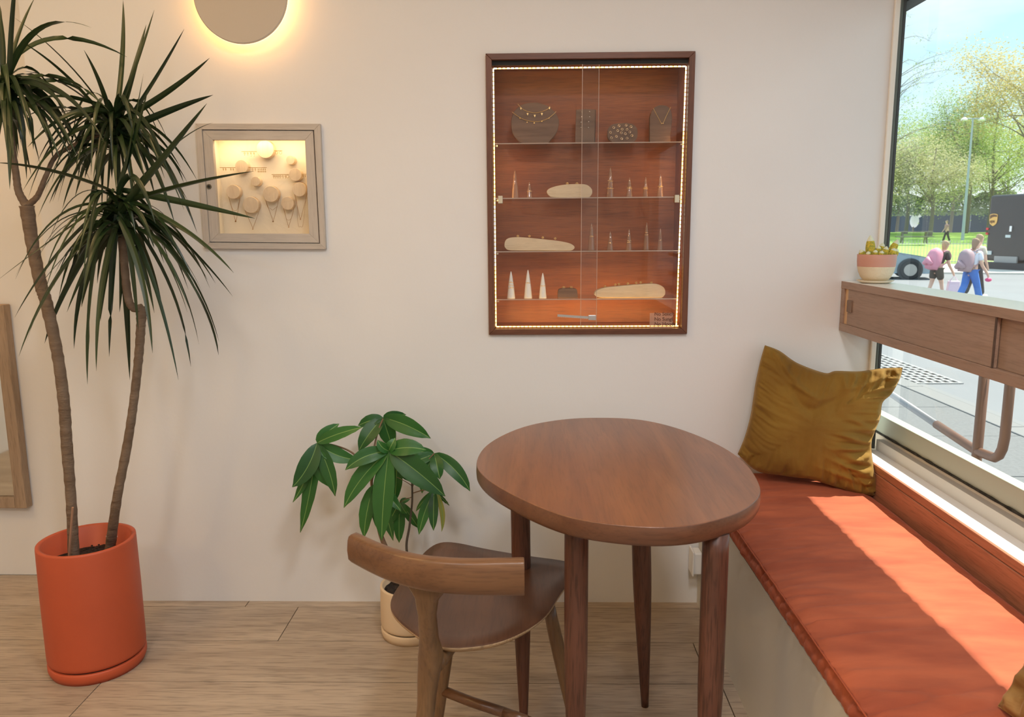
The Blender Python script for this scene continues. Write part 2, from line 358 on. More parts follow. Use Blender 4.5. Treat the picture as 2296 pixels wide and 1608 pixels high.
# ---------------------------------------------------------------- bench
bench=thing('window_bench',(.85,1.0,0),'built-in window bench with a painted cream front panel and stained timber back board','bench')
boxo('front_panel',(.596,.614,-1.2,2.598,0,.412),PAINT,bench)
boxo('seat_board',(.614,1.119,-1.2,2.598,.39,.412),PAINT,bench)
boxo('back_board',(1.107,1.119,-1.2,2.598,.412,.539),BOARDW,bench,bevel=.0015)
boxo('top_rail',(1.109,1.1188,-1.2,2.598,.5405,.5645),BOARDW,bench,bevel=.0015)
aw=thing('added_awning',(1.6,1.0,2.5),'added dark awning above the shop window, unseen, keeping sun off the bench front','awning')  # unseen awning added to block the high sun from the bench front
bm=prism(B(),[(1.24,2.62),(2.07,2.545),(2.07,2.555),(1.24,2.64)],'y',-3.2,5.2); newobj('canopy',bm,mat('awning_fabric',(.05,.05,.055),.9),aw)
for yy in (-3,1,5): newobj('arm',tube(B(),[(1.24,yy,2.60),(2.04,yy,2.54)],.012,8),STEEL,aw)
# cushion
def cushion():
    bm=B(); x0,x1,y0,y1,zb=.593,1.104,-1.2,2.592,.4135
    ny,nu=360,44
    # cross-section param: front bottom -> front face -> seam -> top -> back
    sec=[]
    for i in range(7): t=i/6; sec.append((x0+.004-.010*math.sin(math.pi*t),zb+.050*t))
    sec.append((x0-.002,zb+.052)); sec.append((x0+.003,zb+.056))
    for i in range(1,29):
        t=i/28; sec.append((x0+.006+(x1-x0-.006)*t, zb+.058+.010*math.sin(math.pi*min(1,t*1.0))**.6-.012*max(0,t-.94)/.06))
    sec.append((x1,zb))
    grid=[]
    creases=[(random.uniform(-.5,2.2),random.uniform(-.25,.25),random.uniform(.004,.011),random.uniform(.35,1)) for _ in range(34)]
    creases+=[(1.62,.10,.012,1.0),(1.56,.08,.01,.9),(1.50,.12,.011,1.),(1.68,.05,.009,.8),(1.24,.30,.016,1.),(1.18,.32,.02,1.),(1.95,.0,.008,.6),(1.05,.3,.02,1.)]
    for j in range(ny+1):
        tj=j/ny; yy=(y0+(1.0-y0)*tj/.15) if tj<.15 else 1.0+(y1-1.0)*(tj-.15)/.85; row=[]
        for k,(x,z) in enumerate(sec):
            dz=0;dx=0
            fx=(x-x0)/(x1-x0)
            if k>8 and k<len(sec)-1:
                for cyy,sl,amp,ext in creases:
                    d=(yy-cyy-sl*(x-x0)*1.0)
                    w=.012
                    if abs(d)<.05:
                        fade=max(0,1-fx/ (.75*ext))*min(1,fx/.02+.3)
                        dz+=amp*.62*math.exp(-(d/w)**2)*fade - amp*.4*math.exp(-((d-.018)/w)**2)*fade
                fd_=max(0,min(1,(.72-fx)/.45)); sk=noise.noise(Vector((x*2.2,(yy-.28*(x-x0))*15,8))); dz+=.005*fd_*max(0,1-abs(sk)*5.5)**1.5*max(0,.55+1.4*noise.noise(Vector((x*3,yy*3,2))))
                dz+=.0035*noise.noise(Vector((x*5,yy*7,0)))+.002*noise.noise(Vector((x*14,yy*20,3)))
            elif k<=8:
                dx=.007*(1-abs(noise.noise(Vector((yy*26+z*22,z*12,5))))*3)*math.sin(math.pi*min(1,k/8))+.004*noise.noise(Vector((yy*70,z*22,9)))
            row.append(bm.verts.new((x+dx,yy,z+dz)))
        grid.append(row)
    for a,b in zip(grid,grid[1:]):
        for i in range(len(sec)-1): bm.faces.new((a[i],b[i],b[i+1],a[i+1]))
    bm.faces.new(grid[-1])
    bm.faces.new(grid[0][::-1])
    for r0,r1 in zip(grid,grid[1:]): bm.faces.new((r0[-1],r1[-1],r1[0],r0[0]))
    return bm
cu=thing('bench_cushion',(.85,1.0,.413),'long rust-orange velvet seat cushion with creases lying on the window bench','cushion')
newobj('cushion_body',cushion(),RUST,cu,smooth=True)
bm=tube(B(),[(.5915+.0018*noise.noise(Vector((i*.9,0,0))),-1.2+i*3.79/120,.4675+.0012*noise.noise(Vector((i*.7,4,0)))) for i in range(121)],.0019,6); newobj('piping',bm,mat('rust_piping',(.40,.08,.026),.8),cu,smooth=True)
# outlet
ou=thing('socket_box',(.59,2.56,.15),'white plastic electrical box on the bench end by the far wall','socket')
boxo('box_body',(.568,.596,2.535,2.592,.135,.212),WHITECER,ou,bevel=.004)
boxo('cover_plate',(.562,.568,2.53,2.596,.13,.217),WHITECER,ou,bevel=.002)
# ---------------------------------------------------------------- shelf cabinet under window
sc=thing('window_shelf_cabinet',(1.1,1.0,.97),'long ash veneer wall cabinet with sliding doors fixed across the window','cabinet')
XF=1.037; XB=1.160
boxo('top_panel',(XF,XB,-.6,2.597,1.118,1.142),mat('white_shelf_top',(.88,.86,.82),.35,coat=1),sc,bevel=.0012)
boxo('top_edging',(XF-.0006,XF+.001,-.6,2.597,1.1185,1.1412),SHELFW,sc)
boxo('bottom_panel',(XF,XB,-.6,2.597,.977,1.003),SHELFW,sc,bevel=.0012)
boxo('end_panel',(XF+.0005,XB,2.572,2.597,1.003,1.118),SHELFW,sc,bevel=.001)
boxo('back_panel',(XB-.006,XB,-.6,2.572,1.003,1.118),SHELFW,sc)
boxo('raw_stile',(XF+.006,XF+.03,2.536,2.572,1.003,1.118),RAWW,sc,label='unstained pale pine stile at the cabinet end')
d1=boxo('sliding_door',(XF+.003,XF+.011,1.733,2.545,1.0035,1.1175),SHELFW,sc,bevel=.0008)
d2=boxo('sliding_door',(XF+.013,XF+.021,.86,1.76,1.0035,1.1175),SHELFW,sc,bevel=.0008)
boxo('finger_pull',(XF-.001,XF+.0035,2.507,2.543,1.045,1.083),wood('pull_wood',(.25,.16,.105),(.19,.115,.075),'Z',2,.5),d1,bevel=.001)
boxo('door_edge_strip',(XF-.0003,XF+.0032,1.732,1.7365,1.0035,1.1175),wood('dark_edge',(.16,.10,.07),(.06,.04,.03),'Z',3,.6),d1)
# ---------------------------------------------------------------- table
TZ=.75; 
tp=[(1040+a/2.271,900+b/2.271) for a,b in [(65,300),(130,210),(300,130),(500,92),(690,83),(900,93),(1100,140),(1300,222),(1430,310),(1500,410),(1505,480),(1430,550),(1300,600),(1130,635),(900,640),(600,605),(400,545),(200,450),(90,370)]]
tp=[onZ(u,v,TZ) for u,v in tp]
tc_=sum(tp,Vector())/len(tp)
P=tp[-1:]+tp+tp[:2]
# closed smooth outline resampled by angle
cl=[]
for i in range(len(tp)):
    p0,p1,p2,p3=tp[i-1],tp[i],tp[(i+1)%len(tp)],tp[(i+2)%len(tp)]
    for k in range(6):
        t=k/6; cl.append(.5*((2*p1)+(-p0+p2)*t+(2*p0-5*p1+4*p2-p3)*t*t+(-p0+3*p1-3*p2+p3)*t**3))
for _ in range(3): cl=[(cl[i-1]+cl[i]*2+cl[(i+1)%len(cl)])/4 for i in range(len(cl))]
table=thing('side_table',(tc_.x,tc_.y,0),'oval reddish-brown wooden table standing between the chair and the bench','table')
bm=B(); prof=[(.0,0),(.012,.0008),(.0035,.004)]
rings=[]
for ins,dz in ((.0016,0),(.0004,.0008),(0,.002),(-.001,.02),(0,.034),(.003,.040),(.010,.043)):
    rings.append([bm.verts.new((p.x-(p-tc_).normalized().x*ins,p.y-(p-tc_).normalized().y*ins,TZ-dz)) for p in cl])
n=len(cl)
for A,Bq in zip(rings,rings[1:]):
    for j in range(n): bm.faces.new((A[j],A[(j+1)%n],Bq[(j+1)%n],Bq[j])).smooth=True
bm.faces.new(rings[0]); bm.faces.new(rings[-1][::-1])
bm.normal_update()
for f in bm.faces:
    if abs(f.normal.z)<.5 or f.calc_center_median().z<TZ-.003: f.material_index=1
tt=newobj('tabletop',bm,[TBL,wood('table_edge',(.185,.078,.036),(.115,.045,.023),'X',1.3,.36,.1,pore=.2,coat=.3)],table)
def tleg(top,foot,r0):
    top=Vector(top);foot=Vector(foot); n=18; pts=[top.lerp(foot,i/n) for i in range(n+1)]
    rr=[]
    for i in range(n+1):
        t=i/n; rr.append(r0*(1-.02*t) if t<.45 else r0*(.99-.60*((t-.45)/.55)**1.25))
    bm=tube(B(),pts,rr,24); newobj('leg',bm,TBLL,table,smooth=True)
tleg((.100,1.56,.71),(.100,1.545,0),.0255); tleg((.378,1.50,.71),(.372,1.47,0),.0265)
tleg((-.024,1.93,.71),(-.016,1.895,0),.0252); tleg((.288,1.955,.71),(.322,1.988,0),.0255)
# ---------------------------------------------------------------- chair
chair=thing('dining_chair',(-.12,1.72,0),'brown wooden chair with curved back rail and rounded seat facing the table','chair')
SZ=.452
sp=[onZ(u,v,SZ) for u,v in ((985,1215),(950,1238),(915,1285),(882,1330),(875,1360),(888,1385),(915,1410),(960,1440),(1010,1452),(1100,1444),(1170,1418),(1225,1380),(1256,1330),(1285,1295),(1300,1268),(1257,1255),(1180,1245),(1080,1228),(1030,1217))]
spc=sum(sp,Vector())/len(sp); cs=[]
for i in range(len(sp)):
    p0,p1,p2,p3=sp[i-1],sp[i],sp[(i+1)%len(sp)],sp[(i+2)%len(sp)]
    for k in range(5):
        t=k/5; cs.append(.5*((2*p1)+(-p0+p2)*t+(2*p0-5*p1+4*p2-p3)*t*t+(-p0+3*p1-3*p2+p3)*t**3))
for _ in range(4): cs=[(cs[i-1]+cs[i]*2+cs[(i+1)%len(cs)])/4 for i in range(len(cs))]
bm=B(); rings=[]
for ins,dz in ((.16,.008),(.10,.007),(.05,.003),(.004,0),(0,.002),(0,.007),(.012,.018),(.035,.023)):
    rings.append([bm.verts.new((p.x-(p-spc).normalized().x*ins,p.y-(p-spc).normalized().y*ins,SZ-dz)) for p in cs])
n=len(cs)
for k,(A,Bq) in enumerate(zip(rings,rings[1:])):
    for j in range(n):
        f=bm.faces.new((A[j],A[(j+1)%n],Bq[(j+1)%n],Bq[j])); f.smooth=k!=3; f.material_index=0 if k<4 else 1
bm.faces.new(rings[0]); bm.faces.new(rings[-1][::-1])
newobj('seat',bm,[CHAIRS,wood('seat_edge_ply',(.46,.31,.17),(.33,.2,.1),'X',2,.45)],chair)
RZ=.715
rp=[onZ(u,v,RZ+.0) for u,v in ((781,1203),(830,1226),(880,1244),(940,1257),(1000,1263),(1060,1265),(1120,1264),(1176,1263))]
# back rail: swept rounded board
bm=B(); path=catmull(rp,5); T,_=frames(path); rings=[]
for i,(p,t) in enumerate(zip(path,T)):
    t=Vector((t.x,t.y,0)).normalized(); nrm=Vector((-t.y,t.x,0))   # points away from camera
    s=i/(len(path)-1); hh=.055+.010*s; 
    h0=-hh; th=.024
    lean=-.004
    sec=[(0,0),(.006,.003),(th-.006,.004),(th,0),(th+.001,-.008),(th-.002,h0+.012),(th-.009,h0),(.004,h0-.001),(-.003,h0+.008),(-.005,h0*.5),(-.003,-.008)]
    rings.append([bm.verts.new(p+nrm*a+Vector((0,0,b))) for a,b in sec])
for A,Bq in zip(rings,rings[1:]):
    m_=len(A)
    for j in range(m_): bm.faces.new((A[j],A[(j+1)%m_],Bq[(j+1)%m_],Bq[j]))
bm.faces.new(rings[0][::-1]); bm.faces.new(rings[-1])
o=newobj('back_rail',bm,CHAIRM,chair,smooth=True,bevel=.0015)
# rear post with flare
def section_sweep(name,pts,hw,hd,m,parent,seg=14,side=Vector((.93,-.37,0))):
    pts=[Vector(p) for p in pts]; side=side.normalized(); dep=Vector((-side.y,side.x,0)); P2=catmull(pts,5); W2=lerp_list(hw,len(P2)); D2=lerp_list(hd,len(P2)); bm=B(); R=[]
    for p,w,d in zip(P2,W2,D2):
        ring_=[]
        for i in range(seg):
            a=2*math.pi*i/seg; c,s=math.cos(a),math.sin(a)
            ring_.append(bm.verts.new(p+side*(w*math.copysign(abs(c)**.7,c))+dep*(d*math.copysign(abs(s)**.7,s))))
        R.append(ring_)
    for A,Bq in zip(R,R[1:]):
        for j in range(seg): bm.faces.new((A[j],A[(j+1)%seg],Bq[(j+1)%seg],Bq[j]))
    bm.faces.new(R[0][::-1]); bm.faces.new(R[-1])
    return newobj(name,bm,m,parent,smooth=True)
a=onY(952,1322,1.395)
section_sweep('rear_leg',[onY(955,1300,1.398),onY(956,1318,1.398),onY(957,1342,1.40),onY(958,1380,1.41),onY(962,1430,1.435),onY(966,1470,1.455),onY(961,1515,1.465),onY(957,1560,1.465),onY(953,1608,1.46),Vector((-.243,1.445,.12)),Vector((-.245,1.42,0))],
   [.052,.042,.024,.0175,.018,.0255,.022,.0185,.0175,.0165,.014],[.012,.013,.014,.015,.018,.022,.02,.018,.0175,.0165,.014],CHAIRL,chair)
# seat bracket, front legs, stretchers
bm=tube(B(),catmull([onY(980,1490,1.48),Vector((-.17,1.60,.408)),Vector((-.12,1.75,.405))],4),[.016]*9,10,sq=(1,1)); newobj('seat_bracket',bm,CHAIRL,chair,smooth=True)
def cleg(top,foot):
    top=Vector(top);foot=Vector(foot); bm=tube(B(),[top.lerp(foot,i/10) for i in range(11)],[.017-.0065*abs(i/10-.25)**1.0*1.2 for i in range(11)],16); newobj('front_leg',bm,CHAIRL,chair,smooth=True)
cleg((-.185,1.76,.432),(-.245,1.80,0)); cleg((.045,1.74,.432),(.135,1.73,0))
pl=Vector((-.222,1.785,.175)); pr=Vector((.10,1.735,.165)); pm=onZ(1130,1598,.172)
bm=tube(B(),[pl,pl.lerp(pm,.5)+Vector((0,-.004,0)),pm],.0125,12); newobj('stretcher',bm,CHAIRM,chair,smooth=True)
pe=pm+(pm-pl)*.35
bm=tube(B(),[pm,pe],.0125,12); newobj('stretcher',bm,CHAIRM,chair,smooth=True)
bm=tube(B(),[pe,Vector((.125,1.732,.06))],.0125,12); newobj('stretcher',bm,CHAIRM,chair,smooth=True)
# ---------------------------------------------------------------- pillows
def pillow(name,label,bnd,thick,nrm,m,seed,piping=None,ridge=1.0,sun=None):
    """bnd: four lists of 3D points: top TL->TR, right TR->BR, bottom BL->BR, left TL->BL"""
    def samp(P,n):
        Q=catmull(P,12); L=[0]
        for a,b in zip(Q,Q[1:]): L.append(L[-1]+(b-a).length)
        out=[];k=0
        for i in range(n+1):
            d=L[-1]*i/n
            while k<len(Q)-2 and L[k+1]<d: k+=1
            out.append(Q[k].lerp(Q[k+1],0 if L[k+1]==L[k] else min(1,(d-L[k])/(L[k+1]-L[k]))))
        return out
    N=100; top,right,bot,left=[samp(b,N) for b in bnd]
    TL,TR,BL,BR=top[0],top[-1],bot[0],bot[-1]
    def base(i,j):
        s=i/N;t=j/N
        return (top[i]*(1-t)+bot[i]*t)+(left[j]*(1-s)+right[j]*s)-((TL*(1-s)+TR*s)*(1-t)+(BL*(1-s)+BR*s)*t)
    bm=B(); sides=[]
    for sgn in (1,-1):
        G=[]
        for i in range(N+1):
            r=[]
            for j in range(N+1):
                s=2*i/N-1;t=2*j/N-1; p=base(i,j)
                e=(1-s*s)*(1-t*t); h=thick*e**.42 if e>0 else 0
                if e<=0: h=0
                # wrinkles radiating from edges/corners
                ed=min(1-abs(s),1-abs(t))
                al=(s if abs(t)>abs(s) else t)
                rg=lambda q_: (1-abs(noise.noise(q_))*2.4); k_=(3 if abs(t)>abs(s) else 7)*(1 if (s if abs(s)>abs(t) else t)>0 else 2); w=rg(Vector((al*5.5+seed,k_+sgn,ed*1.2)))*.5+rg(Vector((al*12+seed,k_+9,ed*1.8)))*.28-.3
                damp=math.exp(-ed*2.6)*min(1,ed*12)
                h+=ridge*.034*w*damp*(1.25 if s>.2 else .8)+ridge*.010*noise.noise(Vector((s*2.3+seed,t*2.3,sgn)))*min(1,ed*5)
                # broad folds from the chopped top
                if sgn>0:
                    dfold=(t+1)-.55*math.exp(-((s+.05)/.5)**2)
                    h-=ridge*.016*math.exp(-((dfold-.15)/.10)**2)*math.exp(-((s+.1)/.35)**2)*min(1,ed*10)
                    for (sx,tx,ang,am,ln) in ((.66,.1,.15,.016,.22),(.68,.28,-.1,.018,.24),(.7,.42,.1,.015,.2),(.66,.58,.2,.016,.24),(.70,-.12,.35,.015,.2),(.55,-.8,-.3,.010,.3),(-.5,-.75,.5,.010,.35),(-.35,-.62,.25,.009,.3),(.55,.75,.1,.009,.3)):
                        dx,dy=s-sx,t-tx; a_=dx*math.cos(ang)+dy*math.sin(ang); b_=-dx*math.sin(ang)+dy*math.cos(ang)
                        h+=am*ridge*math.exp(-(b_/.045)**2)*math.exp(-(a_/ln)**2)
                if ed<=0: h=0
                r.append(p+nrm*(sgn*h))
            G.append(r)
        sides.append(G)
    V=[[[bm.verts.new(p) for p in r] for r in G] for G in sides]
    for i in range(N):
        for j in range(N):
            a=V[0];bm.faces.new((a[i][j],a[i+1][j],a[i+1][j+1],a[i][j+1]))
            a=V[1];bm.faces.new((a[i][j],a[i][j+1],a[i+1][j+1],a[i+1][j]))
    bmesh.ops.remove_doubles(bm,verts=bm.verts[:],dist=1e-5)
    th=thing(name,(BL+BR)/2,label,'cushion')
    newobj('pillow_body',bm,m,th,smooth=True)
    loop=top+right[1:]+bot[::-1][1:]+left[::-1][1:-1]
    bm=tube(B(),loop,.0009,5,closed=True); newobj('edge_seam',bm,piping or m,th,smooth=True)
    return th
def z5(a,b): return (1560+a/2.772,580+b/2.772)
# plane of the first pillow
q0=Vector((.80,2.500,.50)); q1=Vector((1.12,2.415,.50)); q2=Vector((.80,2.560,.93))
pn=(q1-q0).cross(q2-q0).normalized()
if pn.y>0: pn=-pn
def onP(u,v,q=q0,n=pn): r=ray(u,v); return C0+r*((q-C0).dot(n)/r.dot(n))
def pl(L): return [onP(*z5(a,b)) for a,b in L]
top=pl([(430,540),(520,575),(630,650),(800,712),(870,700),(1020,702),(1150,684),(1285,678)])
right=pl([(1285,678),(1268,745),(1215,840),(1160,895),(1145,990),(1110,1080),(1090,1160),(1105,1300),(1128,1400),(1138,1476)])
bot=pl([(262,1215),(380,1318),(520,1345),(640,1362),(720,1372),(900,1430),(1030,1470),(1138,1476)])
left=pl([(430,540),(402,640),(372,780),(345,960),(305,1110),(262,1215)])
pillow('mustard_pillow','mustard yellow velvet pillow leaning in the corner between far wall and window',[top,right,bot,left],.072,pn,MUST,3.0,MUST)
c_bl,c_tl,c_br,c_tr=Vector((.818,1.255,.49)),Vector((1.045,1.37,.84)),Vector((.90,.83,.49)),Vector((1.14,.93,.84))
n2=(c_br-c_bl).cross(c_tl-c_bl).normalized()
if n2.x>0: n2=-n2
def edge_(a,b,pull): return [a,a.lerp(b,.25)+pull*.7,a.lerp(b,.5)+pull,a.lerp(b,.75)+pull*.7,b]
cen=(c_bl+c_tl+c_br+c_tr)/4
pu=lambda a,b:(cen-(a+b)/2)*.10
top=edge_(c_tl,c_tr,pu(c_tl,c_tr)); right=edge_(c_tr,c_br,pu(c_tr,c_br)); bot=edge_(c_bl,c_br,pu(c_bl,c_br)*.3); left=edge_(c_tl,c_bl,pu(c_tl,c_bl))
MUST2=mat('ochre_striped_velvet',(.40,.22,.07),.85,sheen=.5,bump=.5,bscale=6,aniso=(.4,.4,3),col2=(.23,.11,.02),vscale=9,bdist=.02)
pillow('ochre_pillow','brownish ochre velvet pillow at the near end of the bench, cut by the frame',[top,right,bot,left],.06,n2,MUST2,9.0)
# ---------------------------------------------------------------- cactus
cc=onX(1962,634,1.098); cc.z=1.142
ca=thing('potted_cactus',cc,'small cactus in a pink and cream pot on the window shelf end','plant')
c=cc
bm=lathe(B(),[(.036,.0),(.044,.002),(.054,.0075),(.0545,.0095),(.050,.0085),(.038,.006)],c,40); newobj('saucer',bm,mat('cream_stoneware',(.78,.66,.48),.6),ca,smooth=True)
potm=mat('cream_stoneware',(.78,.66,.48),.6)
POTC=mat('cream_speckled_glaze',(.78,.64,.44),.7,bump=1,bscale=230,bdist=.002); POTP=mat('pink_glaze',(.60,.29,.21),.5)
bm=B()
pr=[(.031,.0075),(.037,.010),(.045,.020),(.052,.036),(.0555,.052)]; lathe(bm,pr,c,40,mi=0,cap=False)
pr=[(.0555,.052),(.057,.070),(.0575,.088),(.0565,.0905),(.054,.0895),(.053,.082),(.052,.078)]; lathe(bm,pr,c,40,mi=1,cap=False)
newobj('pot',bm,[POTC,POTP],ca,smooth=True)
bm=lathe(B(),[(.0525,.076),(.052,.080),(.03,.082),(.002,.083)],c,32); newobj('soil',bm,SOIL,ca,smooth=True)
CACT=mat('cactus_yellow_spines',(.78,.56,.05),.8,bump=1,bscale=300,col2=(.34,.34,.05),vscale=160,bdist=.004); CTIP=mat('cactus_pale_wool',(.80,.80,.58),.9,bump=1,bscale=300,bdist=.003)
for dx,dy,tx,ty,h,r in ((-.022,-.005,-.004,0,.050,.0125),(.034,-.004,.022,0,.040,.0105),(.012,.012,.008,.0,.032,.011),(-.04,.0,-.012,-.004,.016,.009),(-.018,-.028,-.002,-.006,.016,.0085),(-.002,-.030,0,-.008,.014,.0085),(.012,-.022,.004,-.004,.024,.0095),(.030,-.026,.008,-.004,.020,.010),(.044,-.010,.010,-.004,.018,.0095),(-.002,-.012,0,0,.026,.009),(-.034,-.02,-.006,-.01,.012,.008),(.0,.03,.0,.006,.02,.01)):
    b0=c+Vector((dx,dy,.080)); t0=b0+Vector((tx*1.2,ty,h*1.3+.004)); bm=B()
    pts=[b0.lerp(t0,i/8) for i in range(9)]; r*=1.15; rr=[r*.8,r*.95,r,r,r*.98,r*.9,r*.75,r*.5,r*.12]
    tube(bm,pts,rr,14)
    bm.faces.ensure_lookup_table()
    for f in bm.faces:
        if (f.calc_center_median()-b0).dot((t0-b0).normalized())>(t0-b0).length*.72: f.material_index=1
    # spines
    random.seed(int(dx*9999)+50)
    for k in range(70):
        i=random.uniform(.05,.98); q=b0.lerp(t0,i); a=random.uniform(0,6.283); rad=lerp_list(rr,9)[min(8,int(i*8))]
        d=Vector((math.cos(a),math.sin(a),.3)); s0=q+d*rad*.9; s1=q+d*(rad+.0028); sd=Vector((-d.y,d.x,0))*.0004
        f=bm.faces.new([bm.verts.new(s0-sd),bm.verts.new(s0+sd),bm.verts.new(s1)]); f.material_index=1
    newobj('stem',bm,[CACT,CTIP],ca,smooth=True)
random.seed(11)
# ---------------------------------------------------------------- disc wall lamp
LC=Vector((-.893,DW,2.046)); LR=.1475
la=thing('wall_disc_lamp',LC,'round backlit disc lamp high on the far wall above the jewellery box','lamp')
DISC=mat('disc_paint',(.55,.48,.40),.7); GLOW=mat('warm_led',(1,.72,.35),.5,emit=7,ecol=(1,.55,.17)); ACR=mat('warm_acrylic_rim',(1,.8,.5),.4,emit=1.6,ecol=(1,.72,.38))
bm=lathe(B(),[(.01,-.052),(LR-.003,-.052),(LR,-.050),(LR,-.044),(LR-.004,-.043),(.01,-.043)],LC,96,'y'); newobj('disc',bm,DISC,la)
bm=lathe(B(),[(.10,-.043),(LR+.0008,-.0425),(LR+.0012,-.039),(.10,-.0385)],LC,96,'y'); newobj('diffuser_rim',bm,ACR,la)
bm=lathe(B(),[(.085,-.001),(.085,-.036),(.10,-.036),(.118,-.03),(.118,-.012),(.10,-.001)],LC,64,'y'); newobj('led_ring',bm,GLOW,la)
# second lamp of the same kind on the recess wall, out of frame
LC2=Vector((-2.25,2.81,1.75)); la2=thing('wall_disc_lamp',LC2,'round backlit disc lamp on the recessed wall left of the tall plant','lamp')
GLOW2=mat('warm_led_bright',(1,.72,.35),.5,emit=26,ecol=(1,.60,.22))
bm=lathe(B(),[(.01,-.052),(LR,-.052),(LR,-.044),(.01,-.043)],LC2,64,'y'); newobj('disc',bm,DISC,la2)
bm=lathe(B(),[(.085,-.001),(.085,-.036),(.10,-.036),(.118,-.03),(.118,-.012),(.10,-.001)],LC2,64,'y'); newobj('led_ring',bm,GLOW2,la2)
# ---------------------------------------------------------------- added ceiling lights, unseen, brightening and warming the room
CL=mat('added_lamp_diffuser',(1,.95,.88),.5,emit=5,ecol=(1,.92,.82))
for (x,y,p) in ((-2.1,1.1,.75),(-1.15,1.55,.36),(-.7,.2,.30),(.35,.5,1.25),(-2.1,-.9,.9),(-.7,-.9,.9),(.5,-.9,1.0)):
    t=thing('added_ceiling_light',(x,y,2.69),'added round ceiling light out of view, brightening the room','light','added ceiling lights out of view')
    bm=lathe(B(),[(.21,.06),(.21,.0),(.20,-.004),(.19,0)],(x,y,2.69),40); newobj('housing',bm,WHITECER,t)
    bm=lathe(B(),[(.005,.002),(.19,.002),(.19,.006),(.005,.006)],(x,y,2.69),40); newobj('diffuser',bm,CL,t)
    light('fill_light','AREA',(x,y,2.67),FILL_W*p,FILL_COL if x>-1.0 else (1,.64,.27),.36,direction=(0,0,-1),parent=t)
# ---------------------------------------------------------------- mirror on recess
mi=thing('wall_mirror',(-2.0,2.80,.27),'tall wood-framed mirror on the recessed wall at the left edge','mirror')
mx0,mx1,mz0,mz1=-2.62,-1.905,.285,1.06
MG=mat('mirror_glass',(.75,.76,.72),.04,1)
boxo('glass',(mx0+.04,mx1-.04,2.787,2.791,mz0+.04,mz1-.04),MG,mi)
boxo('frame_side',(mx1-.044,mx1,2.772,2.809,mz0,mz1),MIRW,mi,bevel=.003); boxo('frame_side',(mx0,mx0+.044,2.772,2.809,mz0,mz1),MIRW,mi,bevel=.003)
boxo('frame_bottom',(mx0+.045,mx1-.045,2.774,2.809,mz0,mz0+.044),MIRW,mi,bevel=.003); boxo('frame_top',(mx0+.045,mx1-.045,2.774,2.809,mz1-.044,mz1),MIRW,mi,bevel=.003)
# ---------------------------------------------------------------- big display cabinet
cab=thing('display_cabinet',(.2,DW,CZ0),'brown wood-framed lit glass jewellery cabinet set into the far wall','display cabinet')
FX0,FX1,FZ0,FZ1=-.1335,.534,.966,1.871
cb=[onY(1089,118,DW-.012),onY(1564,117,DW-.012),onY(1536,750,DW-.012),onY(1096,750,DW-.012)]
FX0,FX1,FZ0,FZ1=(cb[0].x+cb[3].x)/2,(cb[1].x+cb[2].x)/2,(cb[2].z+cb[3].z)/2,(cb[0].z+cb[1].z)/2
fw=.019
def mitre(name,a,b,c,d,y0,y1,m,parent):  # quad a,b (outer) c,d (inner) as (x,z)
    return newobj(name,prism(B(),[a,b,c,d],'y',y0,y1),m,parent,bevel=.001)
CABFX=wood('cabinet_mahogany_x',(.19,.075,.038),(.115,.042,.022),'X',1.5,.4,.1,pore=.3)
def frame4(names,x0,x1,z0,z1,w,y0,y1,mz,mxx,parent,gap=.0003):
    i=(x0+w,x1-w,z0+w,z1-w)
    mitre(names,(x0+gap,z1),(x1-gap,z1),(i[1]-gap,i[3]),(i[0]+gap,i[3]),y0,y1,mxx,parent)
    mitre(names,(x0+gap,z0),(x1-gap,z0),(i[1]-gap,i[2]),(i[0]+gap,i[2]),y0,y1,mxx,parent)
    mitre(names,(x0,z0+gap),(x0,z1-gap),(i[0],i[3]-gap),(i[0],i[2]+gap),y0,y1,mz,parent)
    mitre(names,(x1,z0+gap),(x1,z1-gap),(i[1],i[3]-gap),(i[1],i[2]+gap),y0,y1,mz,parent)
frame4('frame_rail',FX0,FX1,FZ0,FZ1,fw,DW-.014,DW+.012,CABF,CABFX,cab)
ix0,ix1,iz0,iz1=FX0+fw,FX1-fw,FZ0+fw,FZ1-fw
DEP=.17
boxo('back_panel',(ix0,ix1,DW+DEP-.008,DW+DEP,iz0,iz1),CABB,cab)
boxo('side_panel',(ix0-.012,ix0+.002,DW+.012,DW+DEP,iz0,iz1),CABB,cab); boxo('side_panel',(ix1-.002,ix1+.012,DW+.012,DW+DEP,iz0,iz1),CABB,cab)
boxo('top_panel',(ix0,ix1,DW+.012,DW+DEP,iz1-.002,iz1+.01),CABB,cab); boxo('bottom_panel',(ix0,ix1,DW+.012,DW+DEP,iz0-.01,iz0+.002),CABB,cab)
boxo('top_fascia',(ix0,ix1,DW+.001,DW+.008,iz1-.014,iz1),DARKGAP,cab)
LEDW=mat('led_cool_white',(1,1,.9),.5,emit=3.5,ecol=(1,.95,.78)); LEDY=mat('led_warm_yellow',(1,.8,.3),.5,emit=5,ecol=(1,.62,.2)); STRIP=mat('led_tape',(.95,.75,.35),.5,emit=.55,ecol=(1,.6,.22))
def led(a,b,mfun,horizontal):
    a=Vector(a);b=Vector(b); L=(b-a).length; st=newobj('led_strip',tube(B(),[a,b],.0022,6,sq=(1,1)),STRIP,cab)
    n=int(L/.0135); bw=B(); 
    mats=[LEDW,LEDY]
    for i in range(n):
        p=a.lerp(b,(i+.5)/n); h=.0045
        if horizontal: box(bw,p.x-h,p.x+h,p.y-.0042,p.y-.0015,p.z-.0017,p.z+.0017,mi=mfun(p))
        else: box(bw,p.x-.0017,p.x+.0017,p.y-.0042,p.y-.0015,p.z-h,p.z+h,mi=mfun(p))
    newobj('led_chips',bw,mats,st,kind='stuff')
yl=DW+.018
